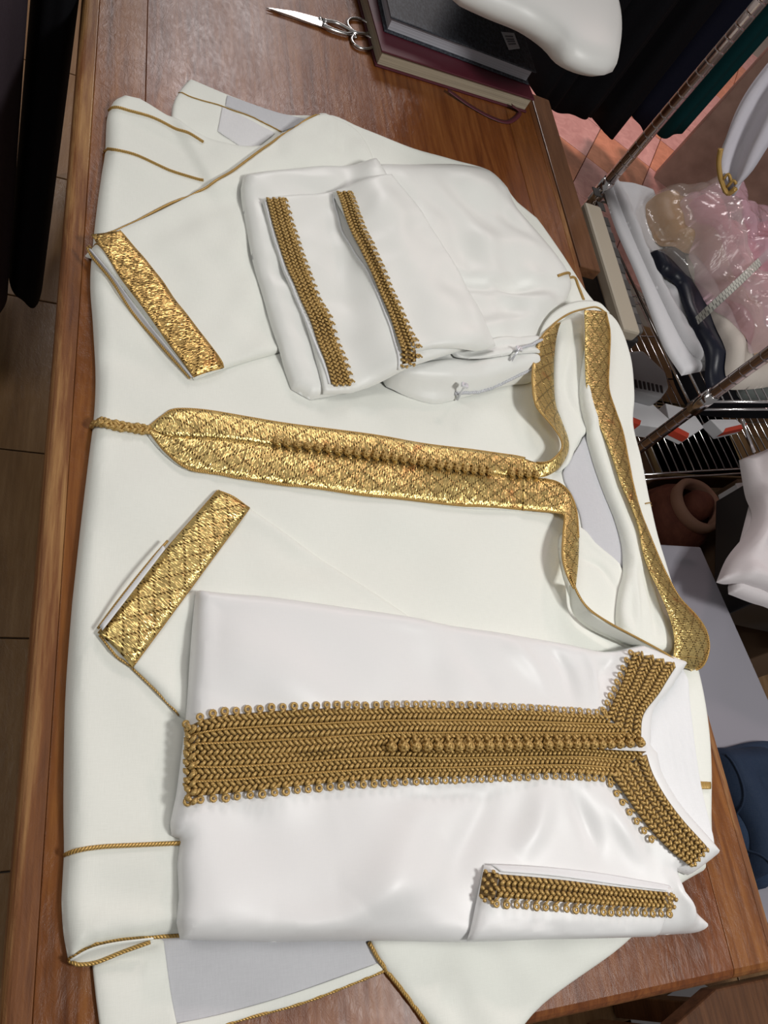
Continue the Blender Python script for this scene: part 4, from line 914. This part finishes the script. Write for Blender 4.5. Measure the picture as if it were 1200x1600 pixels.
# garment hanging into the rack, gold edged
hp = PX(1136, 300, .88); hn = np.array([-.75, -.65, 0])
def hang_panel(name, A, B, M, par, th=.012, wav=.012, m=10):
    a_ = resample(spline([tuple(PV(*q, hp, hn)) for q in A], False, .01), 24); b_ = resample(spline([tuple(PV(*q, hp, hn)) for q in B], False, .01), 24)
    V = []; 
    for i in range(24):
        for k in range(m):
            t = k / (m - 1); p_ = a_[i] * (1 - t) + b_[i] * t; V.append(p_ + hn * wav * math.sin(t * 9 + i * .15))
    o = pyd(name, V, [(i*m+k, i*m+k+1, (i+1)*m+k+1, (i+1)*m+k) for i in range(23) for k in range(m-1)], M, par, [(v[0], v[2]) for v in V]); o.modifiers.new('t', 'SOLIDIFY').thickness = th; return o
hg = thing('hanging_blouse', 'white garment with gold embroidered edge hanging above the plastic bags', 'garment', tuple(hp))
hang_panel('panel', [(1137, 300), (1128, 280), (1124, 255), (1132, 225), (1165, 160), (1200, 110), (1250, 50)], [(1141, 300), (1152, 292), (1175, 268), (1200, 228), (1240, 170), (1300, 110), (1350, 60)], fabric('lilac_white_cotton', (.58, .56, .62), .7, .1, .02), hg)
for k, L in enumerate(([(1126, 232), (1123, 255), (1127, 282), (1137, 302), (1150, 294)], [(1130, 280), (1138, 272), (1143, 284)], [(1136, 292), (1146, 282), (1150, 288)])):
    tube('gold_edging' if k == 0 else 'embroidery', spline([tuple(PV(*q, hp + hn * .012, hn)) for q in L], False, .004), .005 if k == 0 else .003, M_CORD, hg, 8)
tube('hanger_hook', [PV(1350, 60, hp, hn), PV(1360, 40, hp, hn) + [0, 0, .02], rp(RL, .35, 1.5)], .002, M_CHROME, hg, 6)

# ================================================================ lower things under and beside the rack
L_ = Field(.306, .9, 2.4, .4, 1.9, .004)
va = thing('vented_casing', 'grey white plastic casing with narrow vent slots on the lower shelf', 'appliance', tuple(PX(1010, 590, .32)))
prism('body', [(955, 550), (1005, 545), (1042, 580), (1048, 605), (1035, 622), (1000, 612), (960, 596)], .40, .3095, mat('grey_white_plastic', (.34, .34, .35), .5), va, .012, 3)
for k in range(10):
    x = 972 + k * 6.6; prism('vent_slot', [(x, 588 + k * 1.5), (x + 3.2, 589 + k * 1.5), (x + 5.2, 602 + k * 1.3), (x + 2.0, 601 + k * 1.3)], .402, .398, M_DARK, va, 0)
for k, (pl, z, lb) in enumerate((([(970, 612), (1010, 622), (1046, 655), (1030, 668), (1000, 664), (975, 655)], .36, 'white printed packet with red edge lying nearest the robe'), ([(1040, 630), (1080, 640), (1100, 668), (1075, 684), (1050, 672)], .345, 'white and red packet half hidden behind the grooved post'), ([(1110, 655), (1150, 655), (1165, 668), (1130, 676)], .345, 'small white and red packet right of the grooved post'))):
    t = thing('paper_packet', lb, 'packet', tuple(PX(*pl[0], .31)), 'packets on the lower rack shelf')
    prism('packet_body', pl, z, .3095, M_PAPERW, t, .002)
    n = len(pl); prism('red_edge', [pl[-1], pl[-2], (pl[-2][0] + 2, pl[-2][1] - 7), (pl[-1][0] + 4, pl[-1][1] - 7)], z + .001, z - .02, M_RED, t, 0)
for k, lb in enumerate(('tan pasteboard box lowest in the dark stack under the rack', 'second tan pasteboard box of the dark stack under the rack', 'topmost tan pasteboard box in the dark stack under the rack')):
    z = .05 + k * .075; t = thing('flat_box', lb, 'box', tuple(PX(1040, 720, .012)), 'flat boxes under the rack')
    c = PX(1035, 700 + 8 * k, z + .07); box('carton', (c[0] + .18, c[1] + .10, z), (.34, .22, .070), M_CARD, t, rz=.05 * k, bev=.003); box('lid', (c[0] + .18, c[1] + .10, z + .028), (.346, .226, .014), mat('tan_board', (.22, .15, .07), .8), t, rz=.05 * k, bev=.002)
on(L_, 'folded_blanket', 'black cloth sheet added to darken the lower rack shelf', 'filler', [(1062, 560), (1110, 515), (1300, 480), (1330, 640), (1200, 645), (1110, 640), (1082, 622)], M_BLACK, th=.05, er=.03, dz=.03, res=.006, amp=.004, wl=.1)  # added dark sheet, stands in for the shade on the lower shelf
on(L_, 'folded_cloth', 'grey green folded cloth on the added black sheet at right border', 'fabric', [(1158, 598), (1200, 580), (1320, 560), (1320, 625), (1200, 622), (1164, 618)], fabric('grey_green_cotton', (.16, .18, .17), .8, .2, .02), th=.03, er=.02, dz=.07, res=.006)
# terracotta pot
M_TERRA = speck('red_terracotta', (.20, .06, .035), (.15, .040, .024), (.24, .08, .045), .8, 30); M_RIM = mat('pale_clay', (.40, .22, .15), .8)
pc = PX(1092, 788, .30); pt = thing('terracotta_pot', 'reddish terracotta pot with pale rim in the dark below the rack', 'pot', (pc[0], pc[1], 0))
lathe('pot_body', [(0, 0.012), (.065, .012), (.095, .10), (.105, .17), (.09, .24), (.066, .285), (.058, .285), (.08, .23), (.085, .12), (0, .10)], M_TERRA, pt, (pc[0], pc[1], 0), 40)
lathe('rim', [(.056, .275), (.056, .305), (.066, .312), (.075, .300), (.072, .278), (.062, .270)], M_RIM, pt, (pc[0], pc[1], 0), 40)
lathe('stopper', [(0, .325), (.02, .322), (.038, .30), (.042, .25), (0, .24)], M_TERRA, pt, (pc[0] + .012, pc[1] + .005, 0), 24)
for k in (2.7, 3.3, 3.9): tube('painted_mark', [(pc[0] + 0.107 * math.cos(k + d_ * .06), pc[1] + 0.107 * math.sin(k + d_ * .06), .17 + .02 * math.sin(d_ * 2)) for d_ in range(-2, 3)], .005, M_DARK, pt, 6)
# white chest, its shade put into the grey board colour; jeans on top
wc = thing('storage_chest', 'low white chest coloured shade grey with flat top right of the table edge', 'chest', tuple(PX(1130, 1000, .012)))
prism('carcass', [(1000, 850), (1093, 856), (1300, 1330), (1225, 1440), (1120, 1430)], .375, .012, mat('shaded_board_side', (.26, .26, .28), .6), wc, .003)
prism('lid', [(996, 848), (1095, 854), (1306, 1330), (1228, 1445), (1116, 1435)], .40, .3755, mat('shaded_board', (.30, .29, .33), .5), wc, .004)
J = Field(.4, .6, 1.9, -.5, 1.2, .004)
M_JEAN = fabric('blue_denim', (.022, .042, .085), .8, .5, .012); M_JEAN2 = fabric('dark_denim', (.013, .026, .055), .8, .5, .006)
jn = thing('jeans', 'folded dark blue jeans lying beside the table corner', 'jeans', tuple(PX(1180, 1270, .4)))
sheet(J, 'leg', [(1100, 1172), (1140, 1166), (1215, 1160), (1290, 1240), (1280, 1340), (1215, 1378), (1188, 1388), (1150, 1330), (1110, 1230)], M_JEAN, jn, th=.05, er=.035, dz=.02, amp=.006, wl=.09, direction=.2)
sheet(J, 'leg', [(1105, 1172), (1160, 1168), (1200, 1172), (1260, 1250), (1215, 1340), (1192, 1372), (1172, 1300), (1140, 1240)], M_JEAN2, jn, th=.025, er=.03, dz=.05, amp=.005, wl=.07, direction=.2)
cord(J, 'seam', [(1130, 1180), (1165, 1235), (1190, 1300), (1205, 1350)], .0022, M_JEAN2, jn)
# brown cartons and white folded shirt at the right border
ct = thing('brown_carton', 'dark brown carton with closed flaps behind the low chest', 'box', tuple(PX(1150, 900, .012)))
prism('carton_body', [(1178, 880), (1152, 748), (1330, 735), (1330, 1010), (1215, 1015)], .33, .012, M_CARD, ct, .003)
prism('flap', [(1180, 880), (1158, 780), (1230, 1010), (1216, 1013)], .337, .331, M_CARD, ct, .001); prism('flap', [(1160, 778), (1156, 752), (1328, 739), (1320, 1005), (1232, 1008)], .337, .331, M_CARD, ct, .001)
wb = thing('small_box', 'small white cardboard box beside the folded white shirt', 'box', tuple(PX(1165, 790, .34)))
prism('box_body', [(1151, 756), (1172, 753), (1187, 818), (1173, 826)], 0.40, .3385, M_PAPERW, wb, .002); prism('box_lid', [(1150, 755), (1173, 752), (1179, 778), (1160, 784)], .404, .4005, M_PAPERW, wb, .001)
tk = thing('support_box', 'dark support box under the folded white shirt at right border', 'box', tuple(PX(1230, 820, .34)))
prism('box_body', [(1200, 735), (1330, 725), (1330, 960), (1205, 930)], .50, .3385, M_DARK, tk, .003)
prism('box_lid', [(1196, 725), (1332, 712), (1332, 962), (1201, 932)], .512, .501, M_CARD, tk, .003)
Q = Field(.5125, 1.0, 2.4, .2, 1.3, .004)
sh = thing('folded_shirt', 'folded white cotton shirt in two layers at the right border', 'shirt', tuple(PX(1220, 820, .51)))
M_SH = fabric('white_shirting', (.66, .62, .63), .7, .1, .02)
sheet(Q, 'lower_fold', [(1182, 780), (1200, 700), (1300, 700), (1300, 960), (1200, 941), (1150, 923, 'c'), (1149, 912, 'c')], M_SH, sh, th=.025, er=.014, dz=.02, res=.005)
sheet(Q, 'upper_fold', [(1179, 704, 'c'), (1200, 697), (1300, 690), (1300, 945), (1200, 915), (1146, 897, 'c'), (1160, 862), (1185, 820), (1191, 780)], M_SH, sh, th=.03, er=.02, dz=.045, res=.005, amp=.003, creases=[([(1185, 720), (1196, 780), (1194, 830)], .012, .008), ([(1150, 890), (1180, 840), (1220, 800)], .02, .006)])
rd = tube('metal_rod', [PX(1159, 655, .62), PX(1168, 680, .60), PX(1178, 706, .58)], .004, M_CHROME); tag(rd, 'short shiny metal rod above the folded white shirt', 'rod')

# ================================================================ hanging clothes
def hanging(name, label, cx, cy, a, b, z0, z1, M, rz=0.0, waves=7, dep=.18, seed=1, lean=(0, 0), group=None):
    rg = np.random.default_rng(seed); n, L = 96, 22; V, Fc = [], []; ph = rg.uniform(0, 6.28, 4)
    for j in range(L):
        t = j / (L - 1); z = z0 + (z1 - z0) * t
        for i in range(n):
            u = 2 * math.pi * i / n
            r = 1 + dep * math.sin(waves * u + ph[0] + .5 * t) * (1 - .5 * t) + .08 * math.sin(3 * u + ph[1] + t)
            x, y = a * r * math.cos(u), b * r * math.sin(u); s = 1 - .12 * t
            V.append((cx + (x * math.cos(rz) - y * math.sin(rz)) * s + lean[0] * t, cy + (x * math.sin(rz) + y * math.cos(rz)) * s + lean[1] * t, z + (.02 * math.sin(2 * u + ph[2]) if j == 0 else 0)))
    for j in range(L - 1):
        for i in range(n): Fc.append((j*n+i, j*n+(i+1) % n, (j+1)*n+(i+1) % n, (j+1)*n+i))
    Fc.append(tuple(range(n))[::-1]); Fc.append(tuple((L-1)*n + i for i in range(n)))
    t = thing(name, label, 'garment', (cx, cy, z0), group)
    pyd('cloth', V, Fc, M, t, [(v[0] + v[1], v[2]) for v in V])
    tube('hanger_hook', [(cx + lean[0], cy + lean[1], z1 - .02), (cx + lean[0], cy + lean[1], z1 + .03), (cx + lean[0], cy + lean[1], z1 + .06)], .003, M_CHROME, t, 6)
    return t
hanging('hanging_garment', 'aubergine black long garment hanging left of the table', -.096, 1.16, .050, .11, .15, 1.75, M_PURPLE, waves=6, dep=.08, seed=3, lean=(.010, 0))
hanging('hanging_garment', 'black narrow garment hanging close against the table left edge', -.009, 1.27, .034, .12, .14, 1.75, M_BLACK, waves=5, dep=.03, seed=4, lean=(.012, 0))
rl = thing('clothes_rail', 'metal clothes rail above the dark garments left of the table', 'rail', (-.2, 1.25, 0))
tube('rail', [(-.9, 1.25, 1.82), (-.4, 1.25, 1.82), (.02, 1.25, 1.82)], .012, M_CHROME, rl)
tube('upright', [(-.9, 1.25, 0.006), (-.9, 1.25, .9), (-.9, 1.25, 1.82)], .012, M_CHROME, rl); box('foot', (-.9, 1.25, .016), (.08, .5, .02), M_CHROME, rl)
HZ = .22
RD = np.array([ca, sa])   # along the wall
gs = [((1.43, 2.40), M_BLACK, 'black coat hanging nearest the white machine housing', .30), ((1.625, 2.45), M_BLACK, 'black coat hanging second from the white machine housing', .24),
      ((1.82, 2.50), M_BLACK, 'black coat hanging behind the upper grooved post', .20), ((2.015, 2.55), M_NAVY, 'navy black coat hanging beside the teal garment', .22), ((2.19, 2.60), M_TEAL, 'dark teal garment hanging at the right end of the coats', .20)]
for k, (c, M, lb, z) in enumerate(gs):
    hanging('hanging_coat', lb, c[0], c[1], .086 if k < 4 else .07, .17 - .02 * k, z, 2.1, M, rz=.25, waves=6, dep=.07, seed=20 + k, group='coats on the far rail')
r2 = thing('coat_rail', 'metal rail carrying the dark coats beyond the rack', 'rail', (1.25, 2.35, 0))
tube('rail', [(1.22, 2.346, 2.172), (1.82, 2.5, 2.172), (2.33, 2.633, 2.172)], .012, M_CHROME, r2)
for q in ((1.22, 2.346), (2.33, 2.633)): tube('ceiling_rod', [(*q, 2.17), (*q, 2.5), (*q, 2.8)], .012, M_CHROME, r2)
# under the near corner
fs = thing('footstool', 'dark brown wooden footstool below the near table corner', 'stool', tuple(PX(1180, 1600, .012)))
prism('seat', [(1030, 1625), (1120, 1545), (1330, 1500), (1400, 1720), (1100, 1760)], .35, .31, M_BENCH, fs, .004)
for q in ((1080, 1620), (1120, 1570), (1330, 1560), (1330, 1680)): c = PX(*q, .31); box('leg', (c[0] + .03, c[1] - .02, .16), (.04, .04, .298), M_BENCH, fs)
ps = prism('paper_sheet', [(985, 1590), (1085, 1530), (1140, 1560), (1010, 1680)], .0085, .0068, M_PAPERW, None, 0); tag(ps, 'pale paper sheet on the floor below the near table corner', 'paper')
